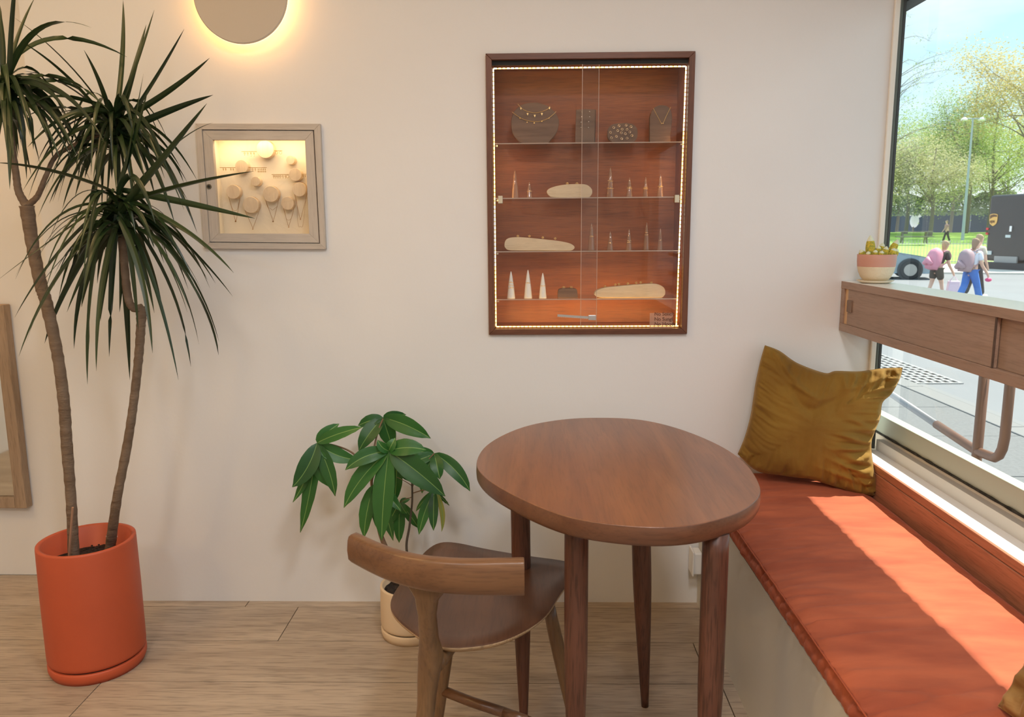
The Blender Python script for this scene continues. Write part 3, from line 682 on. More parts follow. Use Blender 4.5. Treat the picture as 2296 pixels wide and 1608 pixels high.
light('led_glow','AREA',((ix0+ix1)/2,DW+.03,iz0+.012),.85,(1,.55,.16),ix1-ix0-.05,sy=.008,direction=(0,.8,1),parent=cab)
light('led_glow','AREA',((ix0+ix1)/2,DW+.03,iz1-.03),.16,(1,.70,.25),ix1-ix0-.05,sy=.008,direction=(0,1,-.8),parent=cab)
light('led_glow','AREA',(ix0+.012,DW+.03,1.50),.14,(1,.50,.18),.008,sy=.22,direction=(1,.6,0),parent=cab)
light('led_glow','AREA',(ix1-.018,DW+.03,1.50),.14,(1,.50,.18),.008,sy=.22,direction=(-1,.6,0),parent=cab)
side=lambda p:0 if (p.z>1.62 or 1.20<p.z<1.40) else 1
led((ix0+.004,yl,iz1-.021),(ix1-.004,yl,iz1-.021),lambda p:0 if int(p.x*40)%3 else 1,True)
led((ix0+.004,yl,iz0+.005),(ix1-.004,yl,iz0+.005),lambda p:1,True)
led((ix0+.004,yl,iz0+.005),(ix0+.004,yl,iz1-.02),side,False)
led((ix1-.012,yl,iz0+.005),(ix1-.004,yl,iz1-.02),side,False)
SY0,SY1=DW+.022,DW+DEP-.01
szs=[onY(1250,v,SY0).z for v in (319.5,442.5,562.5,670)]
for z in szs:
    g=boxo('glass_shelf',(ix0+.006,ix1-.006,SY0+.0012,SY1,z-.005,z),SGLASS,cab)
    boxo('shelf_edge',(ix0+.006,ix1-.006,SY0,SY0+.001,z-.0036,z-.0006),GEDGEW,g)
    for x in (ix0+.008,ix1-.012): boxo('shelf_support',(x,x+.006,SY0+.006,SY0+.016,z-.011,z-.006),BRASS,cab)
xa=onY(1305,300,DW).x; xb=onY(1342,300,DW).x
for nm,(x0,x1,yy) in {'a':(ix0+.001,xb,DW+.0045),'b':(xa,ix1-.001,DW+.0005)}.items():
    g=boxo('sliding_glass_door',(x0,x1,yy,yy+.003,iz0+.003,iz1-.014),CGLASS,cab)
    ex=(x1 if nm=='a' else x0)
    boxo('door_edge',(ex-.0007,ex+.0007,yy-.0002,yy+.003,iz0+.003,iz1-.014),GEDGEW,g)
for u,v in ((1122,448),(1517,446)):
    p=onY(u,v,DW-.004); t=newobj('door_pull',box(B(),p.x-.0075,p.x+.0075,DW-.012,DW+.0003,p.z-.0125,p.z+.0125),BRASS,cab,bevel=.0012)
# ratchet lock
p=onY(1250,708,DW-.006); p2=onY(1334,712,DW-.006)
bm=B(); 
NT=30; pts=[]
a=Vector((p.x,0,p.z)); b=Vector((p2.x-.02,0,p2.z-.001)); 
for i in range(NT+1):
    q=a.lerp(b,i/NT); pts.append((q.x,q.z-.0045+(.0014 if i%2 else 0)))
pts+= [(b.x,b.z+.0045),(a.x,a.z+.0045)]
prism(bm,pts,'y',DW-.0045,DW-.0025); lk=newobj('lock_bar',bm,STEEL,cab)
boxo('lock_body',(p2.x-.022,p2.x+.003,DW-.0095,DW-.0005,p2.z-.009,p2.z+.008),STEEL,lk,bevel=.001)
# reflected sticker words and their pale reflection, drawn onto the glass
txtm=mat('reflected_lettering_brown',(.10,.035,.015),.6); 
def text(name,s,loc,size,m,parent,rot=(math.pi/2,0,0),ext=.0002,align='LEFT'):
    c=bpy.data.curves.new(name,'FONT'); c.body=s; c.size=size; c.extrude=ext; c.offset=size*.012; c.align_x=align
    o=bpy.data.objects.new(name+'_tmp',c); COL.objects.link(o); bpy.context.view_layer.update()
    me=bpy.data.meshes.new_from_object(o.evaluated_get(bpy.context.evaluated_depsgraph_get())); bpy.data.objects.remove(o)
    me.transform(Matrix.Translation(Vector(loc)-WL[parent.name])@Matrix.Rotation(rot[2],4,'Z')@Matrix.Rotation(rot[1],4,'Y')@Matrix.Rotation(rot[0],4,'X')); me.materials.clear(); me.materials.append(m)
    n=bpy.data.objects.new(name,me); COL.objects.link(n); n.parent=parent; WL[n.name]=WL[parent.name].copy(); return n
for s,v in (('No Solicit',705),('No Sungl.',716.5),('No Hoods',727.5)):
    q=onY(1467,v,DW); text('reflected_lettering',s,(q.x,DW-.0003,q.z-.004),.0165,txtm,cab)
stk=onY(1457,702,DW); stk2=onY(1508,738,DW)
boxo('reflection_patch',(stk.x,stk2.x,DW-.0001,DW+.0003,stk2.z,stk.z),glass('reflection_patch',(.9,.85,.8),1,.22,(.85,.62,.48),.2),cab)  # pale sticker reflection put into a translucent patch
# ---------------------------------------------------------------- contents of the cabinet
def cone(u,vb,vt,hw,zs_,m,label,group,Y=DW+.06,nrings=1,rv=None,rm=GOLD):
    a=onY(u,vb,Y); k=(onY(u+1,vb,Y)-a).length; z0=zs_; h=(vb-vt)*k; r=hw*k*1.05
    bm=lathe(B(),[(r*.98,0),(r,.001),(r*.96,h*.06),(r*.72,h*.45),(r*.36,h*.82),(r*.14,h*.965),(.0004,h)],(a.x,Y,z0),20)
    newobj('ring_cone',bm,m,None,smooth=True,label=label,cat='ring holder',group=group)
    for i in range(nrings):
        t=(rv or [.42])[i]; rr=r*(1-.72*t-.1*t)*1.0+.0016
        bm=B(); ring(bm,(a.x,Y,z0+h*t),rr,.0008,(random.uniform(-.15,.15),-.12,1))
        if (i+u)%2==0: ball(bm,(a.x,Y-rr,z0+h*t+.0008),.0018,1)
        newobj('finger_ring',bm,rm,None,smooth=True,label=RLAB.get((u,i),'thin ring on the display cone'),cat='ring',group='rings on the display cones')
RLAB={}
cones=[(1155,440,379,8,1,'tallest clear cone at the left end of the second shelf',0,[]),(1187,440,405,6,1,'short clear cone just right of the tallest cone, one ring',1,[.42]),
(1368,440,374,8,1,'tall clear cone right of the pale block on the second shelf, two rings',2,[.3,.55]),(1411,440,397,7,1,'clear cone third from right on the second shelf, broad gold ring',2,[.44,.5]),
(1447,440,396,6,1,'slim clear cone, second from right on second shelf',2,[.42,.48]),(1480,440,390,7,1,'clear cone at the right end of the second shelf',1,[.46]),
(1326,559,499,7.5,2,'tall clear cone nearest the pale block on the third shelf',1,[.53]),(1368,559,517,7,2,'shortest clear cone on the third shelf',1,[.4]),
(1410,559,512,7,2,'clear cone in the middle of the third shelf row, chevron ring',2,[.38,.46]),(1449,559,497,7,2,'tall clear cone second from right on third shelf',2,[.55,.62]),
(1480,559,511,6,2,'slim clear cone at the right end of the third shelf',1,[.45]),
(1146,667,607,8.5,3,'left-hand white cone on the lowest shelf, stack of gold rings',3,[.40,.50,.60]),(1184,667,604,8.5,3,'middle white cone on the lowest shelf',1,[.55]),(1217,667,611,8,3,'right-hand white cone on the lowest shelf',1,[.5])]
for u,vb,vt,hw,si,lab,nr,rv in cones:
    for i in range(nr):
        RLAB[(u,i)]=['lower ','upper ','top '][i]*(nr>1)+'ring on the '+lab.split(',')[0]
    cone(u,vb,vt,hw,szs[si],ACRYL if si<3 else WHITECER,lab,'cones holding rings in the cabinet',DW+.055,nr,rv,GOLD if si in(1,3) else mat('pale_gold',(.9,.72,.5),.2,1))
def pebble(name,outline,zb,Y0,Y1,m,label,cat='display stand'):
    """outline in px (u,v) -> at Y0"""
    Q=[onY(u,v,Y0) for u,v in outline]; Q=[Vector((q.x,0,q.z)) for q in Q]
    mn=min(q.z for q in Q); n=len(Q); out=[]
    for i in range(n):
        p0,p1,p2,p3=Q[i-1],Q[i],Q[(i+1)%n],Q[(i+2)%n]
        for k in range(5):
            t=k/5; out.append(.5*((2*p1)+(-p0+p2)*t+(2*p0-5*p1+4*p2-p3)*t*t+(-p0+3*p1-3*p2+p3)*t**3))
    bm=prism(B(),[(q.x,max(q.z-mn,0)+zb) for q in out],'y',Y0,Y1)
    return newobj(name,bm,m,None,label=label,cat=cat,bevel=.0015), out, mn
def onpeb(label_pos,u,v,si,Y,mn,zb,R=.0042,gem=False):
    q=onY(u,v,Y); bm=B(); ring(bm,(q.x,Y+.008,q.z-mn+zb+.001),R,.0009,(.1,.3,1)); ring(bm,(q.x,Y+.004,q.z-mn+zb+.0015),R*.8,.0008,(0,1,.5))
    if gem: ball(bm,(q.x+.002,Y,q.z-mn+zb+.002),.0022,1)
    newobj('finger_ring',bm,GOLD,None,smooth=True,label=label_pos,cat='ring',group='rings set on the display blocks')
o,_,mn=pebble('ring_display_block',[(1226,428),(1232,421),(1250,415),(1275,411.5),(1300,411),(1316,413),(1326,421),(1328,430),(1324,438),(1316,441),(1280,441.2),(1240,440.5),(1230,436)],szs[1],DW+.05,DW+.075,PEBW,'pale wooden block tapering left on the second shelf')
for u,lab,g in ((1272,'left ring on the pale block of the second shelf',1),(1294,'right square ring on the pale block of the second shelf',0)): onpeb(lab,u,410.5,1,DW+.052,mn,szs[1],gem=g)
o,_,mn=pebble('ring_display_block',[(1131,550),(1133,540),(1141,534),(1158,532),(1180,533),(1220,537),(1255,541),(1278,546),(1288,553),(1286,559),(1275,562),(1220,562),(1160,562),(1140,561),(1133,556)],szs[2],DW+.045,DW+.07,PEBW,'long pale wooden block tapering right on the third shelf')
for k,(u,v) in enumerate(((1161,530.5),(1187,530.5),(1217,534),(1245,536))): onpeb(['first','second','third','fourth'][k]+' ring from the left on the third-shelf block',u,v,2,DW+.047,mn,szs[2],gem=k==2)
o,_,mn=pebble('ring_display_block',[(1333,656),(1338,649),(1355,643),(1390,639),(1430,635.5),(1462,634),(1478,636),(1489,643),(1492,653),(1489,661),(1478,665),(1420,665),(1360,665),(1342,664),(1334,660)],szs[3],DW+.045,DW+.07,PEBW,'long pale wooden block tapering left on the lowest shelf')
for k,(u,v) in enumerate(((1357,641),(1380,637),(1388,636),(1408,634.5),(1427,633),(1437,632),(1461,632.5))): onpeb(['first','second','third','fourth','fifth','sixth','seventh'][k]+' ring from the left on the lowest-shelf block',u,v,3,DW+.047,mn,szs[3],gem=k%2)
o,_,mn=pebble('ring_display_block',[(1251,664),(1252,652),(1258,648),(1275,646.5),(1290,648),(1294,652),(1295,665),(1292,668),(1255,668)],szs[3],DW+.05,DW+.085,DARKDISP,'small dark wooden block between the white cones and the long pale block')
for k,u in enumerate((1264,1281)): onpeb(['left','right'][k]+' ring on the small dark block',u,646,3,DW+.055,mn,szs[3],R=.006)
# top shelf stands
o,out,mn=pebble('necklace_stand',[(1146,272),(1148,255),(1158,238),(1176,227),(1200,224),(1224,230),(1242,243),(1252,260),(1253,275),(1247,293),(1235,308),(1226,316),(1200,317),(1176,317),(1160,308),(1149,292)],szs[0],DW+.06,DW+.085,DARKDISP,'round dark wooden necklace stand at the left of the top shelf')
def chain(name,ptsuv,Y,label,pend,cat='necklace',group=None,r=.0006,m=GOLD):
    P=catmull([onY(u,v,Y) for u,v in ptsuv],10); bm=tube(B(),P,r*1.35,5)
    o=newobj(name,bm,m,None,label=label,cat=cat,group=group)
    for kind,u,v,s in pend:
        q=onY(u,v,Y-.001); bm=B()
        if kind=='tri': prism(bm,[(q.x-s,q.z+s),(q.x+s,q.z+s),(q.x,q.z-s*1.4)],'y',q.y-.0012,q.y)
        elif kind=='sq': box(bm,q.x-s,q.x+s,q.y-.0012,q.y,q.z-s,q.z+s)
        else: ball(bm,q,s,1,(1,.5,1))
        newobj('pendant',bm,m,o)
    return o
chain('necklace',[(1161,233),(1170,243),(1183,250),(1200,253),(1216,250),(1229,244),(1233,238)],DW+.057,'upper necklace of gold triangles on the round dark stand',[('tri',1168,244,.003),('tri',1183,256,.0033),('tri',1199,260,.0035),('tri',1215,256,.0035),('tri',1232,243,.003)])
chain('necklace',[(1148,251),(1160,260),(1175,268),(1192,272),(1210,272),(1228,266),(1240,257),(1247,250)],DW+.057,'lower necklace with round gold drops on the round dark stand',[('r',1166,265,.0022),('r',1182,274,.0025),('r',1198,276,.0028),('r',1215,272,.0025),('r',1231,265,.002)])
o,_,mn=pebble('earring_stand',[(1292,244),(1294,240),(1315,239),(1334,240),(1335,244),(1334,280),(1333,312),(1333,316),(1315,316.5),(1291,316),(1290,312),(1291,280)],szs[0],DW+.07,DW+.08,DARKDISP,'tall dark wooden earring board on the top shelf')
for k,(u,v) in enumerate(((1305,251),(1304,262),(1303,274),(1303,286),(1322,250),(1322,262),(1320,273),(1319,286))):
    bm=B(); ball(bm,onY(u,v,DW+.067),.0019,1,(1,.6,1.2)); newobj('stud_earring',bm,SILVER,None,smooth=True,label=('left' if k<4 else 'right')+' column earring, '+['top','second','third','lowest'][k%4]+', on the tall dark board',cat='earring',group='stud earrings on the tall board')
o,_,mn=pebble('ring_board',[(1362,294),(1365,281),(1375,273),(1395,271),(1415,272),(1427,280),(1430,293),(1427,307),(1417,315),(1395,316.5),(1375,315),(1364,306)],szs[0],DW+.07,DW+.085,DARKDISP,'oval dark wooden board covered in small rings on the top shelf')
rb=[(1376,286),(1388,282),(1404,281),(1415,284),(1369,297),(1385,293),(1395,290),(1406,291),(1412,296),(1393,298),(1402,300),(1417,304),(1371,309),(1382,306),(1394,311),(1406,310)]
rows_={}
for q_ in rb: rows_.setdefault('top' if q_[1]<288 else 'second' if q_[1]<295 else 'third' if q_[1]<303 else 'bottom',[]).append(q_)
for u,v in rb:
    rn=[k_ for k_ in rows_ if (u,v) in rows_[k_]][0]; nth=['first','second','third','fourth','fifth','sixth'][sorted(rows_[rn]).index((u,v))]
    bm=B(); ring(bm,onY(u,v,DW+.067),.0033,.0010,(0,1,.15),16,5); ball(bm,onY(u,v-2.5,DW+.066),.0011,1)
    newobj('small_ring',bm,mat('pale_gold',(.9,.72,.5),.2,1),None,smooth=True,label=nth+' small hoop ring from the left in the '+rn+' row, oval dark board',cat='ring',group='hoop rings on the oval board')
o,_,mn=pebble('necklace_bust',[(1457,275),(1458,255),(1465,240),(1472,235),(1480,232),(1495,234),(1504,243),(1507,258),(1506,280),(1503,300),(1502,316),(1480,316.5),(1459,316),(1457,300)],szs[0],DW+.06,DW+.08,DARKDISP,'dark wooden necklace bust at the right of the top shelf')
chain('necklace',[(1465,243),(1475,262),(1485,277),(1494,260),(1504,240)],DW+.057,'fine V-shaped gold necklace on the dark wooden bust',[('r',1483,277,.0016),('r',1487,277,.0016)],r=.0005)
# ---------------------------------------------------------------- small jewellery box
def z8(a,b): return (420+a/5.026,260+b/5.026)
jb=thing('jewellery_box',(-.88,DW,1.26),'square grey-washed wall display box glowing warm with pegs and jewellery inside','display cabinet')
def quadframe(name,O,I,y0,y1,m,parent,mats2=None):
    """four mitred pieces between px quads O and I (TL,TR,BR,BL) on plane y0"""
    Oq=[onY(*z8(*p),y0) for p in O]; Iq=[onY(*z8(*p),y0) for p in I]
    for k in range(4):
        a,b=Oq[k],Oq[(k+1)%4]; c,d=Iq[(k+1)%4],Iq[k]
        g=(b-a).normalized()*.0002
        newobj(name,prism(B(),[(a.x+g.x,a.z+g.z),(b.x-g.x,b.z-g.z),(c.x-g.x,c.z-g.z),(d.x+g.x,d.z+g.z)],'y',y0,y1),m if k%2 else mats2 or m,parent,bevel=.0006)
GREYX=wood('grey_washed_frame_x',(.60,.53,.46),(.50,.435,.37),'X',1.5,.6,.1,pore=.12)
quadframe('outer_frame',[(90,85),(1495,88),(1560,1502),(190,1495)],[(162,152),(1428,158),(1495,1440),(248,1428)],DW-.016,DW+.01,GREYW,jb,GREYX)
dr=thing('glass_door',onY(*z8(830,790),DW-.012),None,None); dr.parent=jb; WL[dr.name]=WL[dr.name]; dr.location=WL[dr.name]-WL[jb.name]
quadframe('door_frame',[(172,162),(1416,168),(1484,1430),(256,1418)],[(283,270),(1325,272),(1374,1328),(348,1325)],DW-.012,DW+.006,GREYW,dr,GREYX)
q=[onY(*z8(*p),DW) for p in ((283,270),(1325,272),(1374,1328),(348,1325))]
jx0,jx1=min(p.x for p in q)-.002,max(p.x for p in q)+.002; jz0,jz1=min(p.z for p in q)-.002,max(p.z for p in q)+.002
boxo('pane',(jx0,jx1,DW+.001,DW+.003,jz0,jz1),CGLASS,dr)
kl=onY(*z8(245,797),DW-.012); bm=lathe(B(),[(.0075,-.003),(.0085,0),(.0085,.002)],kl,20,'y'); lk=newobj('lock',bm,mat('dark_brass',(.30,.25,.17),.35,.9),dr,smooth=False)
bm=lathe(B(),[(.0045,-.0038),(.0045,-.001)],kl,14,'y'); newobj('keyhole',bm,DARKGAP,dr)
JIN=mat('ivory_lining',(.86,.76,.60),.8)
JD=.075
boxo('back_lining',(SX0,SX1,DW+JD,DW+JD+.006,SZ0,SZ1),JIN,jb)
boxo('side_lining',(SX0-.002,SX0+.004,DW+.008,DW+JD,SZ0,SZ1),JIN,jb); boxo('side_lining',(SX1-.004,SX1+.002,DW+.008,DW+JD,SZ0,SZ1),JIN,jb)
boxo('side_lining',(SX0,SX1,DW+.008,DW+JD,SZ1-.004,SZ1+.002),JIN,jb); boxo('side_lining',(SX0,SX1,DW+.008,DW+JD,SZ0-.002,SZ0+.004),JIN,jb)
boxo('led_bar',(SX0+.01,SX1-.01,DW+.009,DW+.016,SZ1-.009,SZ1-.004),mat('box_led',(1,.85,.5),.5,emit=5,ecol=(1,.80,.48)),jb)
light('box_light','AREA',((SX0+SX1)/2,DW+.02,SZ1-.012),.36,(1,.74,.42),.30,sy=.02,direction=(0,.35,-1),parent=jb)
PY0=DW+JD-.028
pegs=[(875,375,95),(1160,497,47),(610,570,70),(768,737,50),(1215,662,68),(1260,828,76),(515,855,76),(713,1003,88),(938,880,86),(1128,985,70)]
for a,b,r in pegs:
    p=onY(*z8(a,b),PY0); rr=r/5.026/F*2.75*.98
    bm=lathe(B(),[(rr*.97,0),(rr,.0015),(rr,.026)],p,32,'y'); newobj('peg',bm,PEGW,jb)
neck=[(515,855,76,[(545,1188)],'sq',1070,'necklace pair with square pendant on the lower left peg'),(713,1003,88,[(738,1275)],'r',None,'necklace with round pendant on the bottom peg left of centre'),
(938,880,86,[(967,1190)],'sq',1060,'necklace pair with square pendant on the peg under the middle'),(1128,985,70,[(1142,1252)],'r',1175,'necklace with flat gold pendant on the bottom right peg'),(1262,828,80,[(1275,1165)],'r',1245,'double necklace on the peg at the right edge')]
for a,b,r,pp,kd,inner,lab in neck:
    u=lambda x,y:z8(x,y)
    px_,py_=pp[0]
    P=[u(a-r*.98+8,b+r*.25),u(a-r*.75+10,b+r*.9),u(px_-12,py_-40),u(px_,py_-12),u(px_+12,py_-40),u(a+r*1.05,b+r*.9),u(a+r*1.15,b+r*.2),u(a+r*.85,b-r*.75),u(a+8,b-r*1.02),u(a-r*.75,b-r*.7),u(a-r*1.0+8,b)]
    q=chain('necklace',P,PY0+.012,lab,[(kd,*u(px_,py_),.0024)],r=.0005,m=mat('bronze_chain',(.55,.33,.16),.35,1))
    if inner:
        P=[u(a-r*.9+8,b+r*.3),u(a-r*.5+10,b+r*1.7),u((a+px_)/2-20,inner-20),u((a+px_)/2+5,inner),u((a+px_)/2+35,inner-20),u(a+r*.9,b+r*1.5),u(a+r*1.1,b+r*.3)]
        bm=tube(B(),catmull([onY(x,y,PY0+.014) for x,y in P],6),.0005,5); newobj('second_strand',bm,mat('bronze_chain',(.55,.33,.16),.35,1),q)
ORD=['first','second','third','fourth','fifth','sixth','seventh','eighth']
JG=mat('display_gold',(.42,.24,.04),.35,.5)
def bar(x0,x1,yy,items,lab):
    a=onY(*z8(x0,yy),PY0+.008);b=onY(*z8(x1,yy),PY0+.008)
    bm=tube(B(),[a,b],.0009,6); newobj('earring_bar',bm,JG,jb)
    for k,(x,kind) in enumerate(items):
        q=onY(*z8(x,yy+8),PY0+.008); bm=B()
        if kind=='hoop': ring(bm,q+Vector((0,0,-.0045)),.0045,.0006,(0,1,0),18,5)
        elif kind=='tri': ring(bm,q+Vector((0,0,-.002)),.002,.0007,(.5,1,0),12,4); prism(bm,[(q.x-.0016,q.z-.003),(q.x+.0016,q.z-.003),(q.x,q.z-.0085)],'y',q.y-.0006,q.y+.0006)
        elif kind=='drop': ring(bm,q+Vector((0,0,-.003)),.0026,.0007,(.5,1,0),12,4); ball(bm,q+Vector((0,0,-.0085)),.0014,1)
        elif kind=='rect': ring(bm,q+Vector((0,0,-.003)),.0024,.0007,(.5,1,0),12,4); tube(bm,[q+Vector(v_) for v_ in ((-.0017,0,-.006),(.0017,0,-.006),(.0017,0,-.013),(-.0017,0,-.013))],.0004,4,closed=True)
        else: ring(bm,q+Vector((0,0,-.004)),.0034,.0006,(.9,.6,0),14,4); box(bm,q.x-.0018,q.x+.0018,q.y-.0008,q.y+.0008,q.z-.0125,q.z-.0098)
        newobj('hanging_earring',bm,JG,None,label=ORD[k]+' '+lab.replace('hanging ',''),cat='earring',group='earrings '+lab.split(' hanging ')[-1])
bar(610,785,402,[(645,'drop'),(680,'drop'),(716,'rect'),(750,'rect')],'small gold earring hanging on the top bar left of the big peg')
bar(968,1070,392,[(1003,'hoop'),(1050,'hoop')],'round hoop earring hanging on the top bar right of the big peg')
bar(365,548,582,[(405,'tri'),(432,'tri'),(490,'tri'),(516,'tri')],'gold triangle earring hanging on the middle bar left of its peg')
bar(685,895,582,[(735,'drop'),(765,'drop'),(798,'sq'),(818,'sq'),(838,'sq'),(858,'sq'),(878,'sq')],'gold hoop earring hanging on the middle bar right of its peg')
bar(950,1150,660,[(972,'drop'),(990,'drop'),(1010,'drop'),(1030,'drop'),(1050,'drop'),(1076,'drop'),(1105,'drop'),(1128,'hoop')],'fine gold earring hanging on the right-hand bar left of its peg')
bar(1290,1345,657,[(1305,'tri'),(1328,'tri')],'gold triangle earring hanging on the bar at the right edge')
# ---------------------------------------------------------------- planters
def planter(name,c,R,H,m,label,base_h,gap=.006,soil_d=.05):
    t=thing(name,c,label,'plant')
    bm=lathe(B(),[(R*.86,.002),(R*.95,.0),(R*.985,.012),(R,base_h*.5),(R*1.0,base_h-.003),(R*.985,base_h),(R*.9,base_h)],c,72); newobj('saucer',bm,m,t,smooth=True)
    bm=lathe(B(),[(R*.93,base_h),(R*.93,base_h+gap)],c,48); newobj('shadow_gap',bm,DARKGAP,t)
    th=.012*R/.13
    bm=lathe(B(),[(R*.93,base_h+gap),(R*.975,base_h+gap),(R*.995,base_h+gap+.006),(R,base_h+.02),(R*1.0,H*.6),(R*.985,H-.006),(R*.98,H-.001),(R*.98-th*.5,H),(R*.98-th,H-.003),(R*.97-th,H-soil_d-.01),(.01,H-soil_d-.012)],c,72); newobj('pot',bm,m,t,smooth=True)
    bm=B(); rad=R*.97-th; grid=[]
    for i in range(13):
        for_j=[]; r=rad*i/12
        for j in range(40):
            a=j*2*math.pi/40; x,y=r*math.cos(a),r*math.sin(a); for_j.append(bm.verts.new((c[0]+x,c[1]+y,c[2]+H-soil_d+.010*noise.noise(Vector((x*35,y*35,c[0]*9)))+.004*(1-i/12))))
        grid.append(for_j)
    for A,Bq in zip(grid,grid[1:]):
        for j in range(40): 
            try: bm.faces.new((A[j],A[(j+1)%40],Bq[(j+1)%40],Bq[j]))
            except: pass
    bmesh.ops.remove_doubles(bm,verts=bm.verts[:],dist=1e-5)
    s=newobj('soil',bm,SOIL,t,smooth=False)
    bm=B(); random.seed(5)
    for k in range(int(110*R/.13)):
        a=random.uniform(0,6.28); r=rad*.95*math.sqrt(random.random()); q=Vector((c[0]+r*math.cos(a),c[1]+r*math.sin(a),c[2]+H-soil_d+.004)); ball(bm,q,random.uniform(.002,.006),1,(1,random.uniform(.5,1),random.uniform(.4,.9)))
    newobj('bark_chips',bm,SOIL,s,kind='stuff')
    return t
# tall dracaena
PX,PYc,PH,PR=-1.315,2.225,.405,.137
a=onZ(194,1208,PH); PX,PYc=a.x,a.y
dra=planter('potted_dracaena',Vector((PX,PYc,0)),PR,PH,TERRA,'tall dracaena with two bare trunks in a terracotta red pot by the recess','.0' and .036,soil_d=.07)
YD=PYc
def OY(p,Y=None): return onY(p[0],p[1],YD if Y is None else Y)
def trunk(name,P,R,m=BARK,rings=True,parent=None):
    Q=catmull(P,10); rr=lerp_list(R,len(Q)); 
    if rings: rr=[r*(1+.05*math.sin(i*2.3)+.05*noise.noise(Vector((i*.9,R[0]*99,0)))) for i,r in enumerate(rr)]
    return newobj(name,tube(B(),Q,rr,14),m,parent,smooth=True)
zs0=PH-.075
bL=onZ(166,1262,zs0); bR=onZ(246,1238,zs0)
T1=[bL,OY((160,1130)),OY((150,1000)),OY((143,900)),OY((128,790)),OY((104,680)),OY((92,640)),OY((74,555)),OY((60,462))]
for i,q in enumerate(T1): pass
trunk('trunk',T1,[.0165,.0145,.0155,.0155,.0155,.0165,.0165,.0165,.019],parent=dra)
T2=[bR,OY((262,1120)),OY((285,1000)),OY((300,900)),OY((311,800)),OY((316,730)),OY((318,688))]
trunk('trunk',T2,[.016,.0135,.013,.012,.0125,.0125,.017],parent=dra)
trunk('branch',[OY((60,462)),OY((42,430)),OY((35,385)),OY((22,300)),OY((12,200))],[.012,.010,.009,.010,.012],BARK,parent=dra)
trunk('branch',[OY((60,462)),OY((84,440)),OY((103,395)),OY((128,348),YD+.05),OY((190,315),YD+.09),OY((255,285),YD+.1)],[.010,.0075,.0065,.006,.006,.010],BARK,parent=dra)
trunk('branch',[OY((318,690)),OY((298,690),YD-.02),OY((286,660),YD-.02),OY((276,560),YD-.01),OY((266,450))],[.011,.011,.011,.011,.012],BARK,parent=dra)
st=newobj('stake',tube(B(),[onZ(158,1268,zs0-.005)+Vector((0,-.012,0)),OY((163,1138),YD-.045)],.0035,6),mat('dry_stake',(.36,.20,.12),.8),dra)
bm=B(); q=OY((247,1198)); q=bR.lerp(OY((262,1120)),.30); ring(bm,q,.0150,.0009,(0.1,.1,1)); ring(bm,q+Vector((0,0,.003)),.0150,.0009,(0.1,-.1,1)); newobj('white_tie',bm,WHITECER,dra)
def strap(c,ctl,tip,w,parent,m=DRAC,seg=14,fold=.3,twist=0):
    """strap leaf along quadratic bezier"""
    bm=B(); P=[]
    for i in range(seg+1):
        t=i/seg; p=c*(1-t)**2+ctl*2*t*(1-t)+tip*t*t
        lim=2.585 if p.x>-1.64 else 2.79
        if p.y>lim: p=Vector((p.x,lim,p.z))
        P.append(p)
    T,_=frames(P); rows=[]
    for i,(p,t) in enumerate(zip(P,T)):
        s=i/seg; sd=t.cross(Vector((0,0,1)))
        vw=Vector((0,-1,0)); alt=t.cross(vw)
        if sd.length<.15: sd=alt
        if alt.length>.01 and twist: sd=(sd.normalized()*(1-twist)+alt.normalized()*twist*(1 if alt.dot(sd)>=0 else -1))
        if sd.length<.05: sd=Vector((1,0,0))
        sd.normalize(); n=sd.cross(t).normalized()
        hw=w*.5*(min(1,.62+s*2.2))*(1-s**2.6)**.8 if s<1 else .0002
        rows.append([bm.verts.new(p-sd*hw+n*hw*fold),bm.verts.new(p-sd*hw*.12),bm.verts.new(p+sd*hw*.12),bm.verts.new(p+sd*hw+n*hw*fold)])
    for a,b in zip(rows,rows[1:]):
        for k in range(3):
            f=bm.faces.new((a[k],a[k+1],b[k+1],b[k])); f.material_index=1 if k==1 else 0; f.smooth=True
    return newobj('leaf',bm,[m,DRAC2],parent)
random.seed(3)
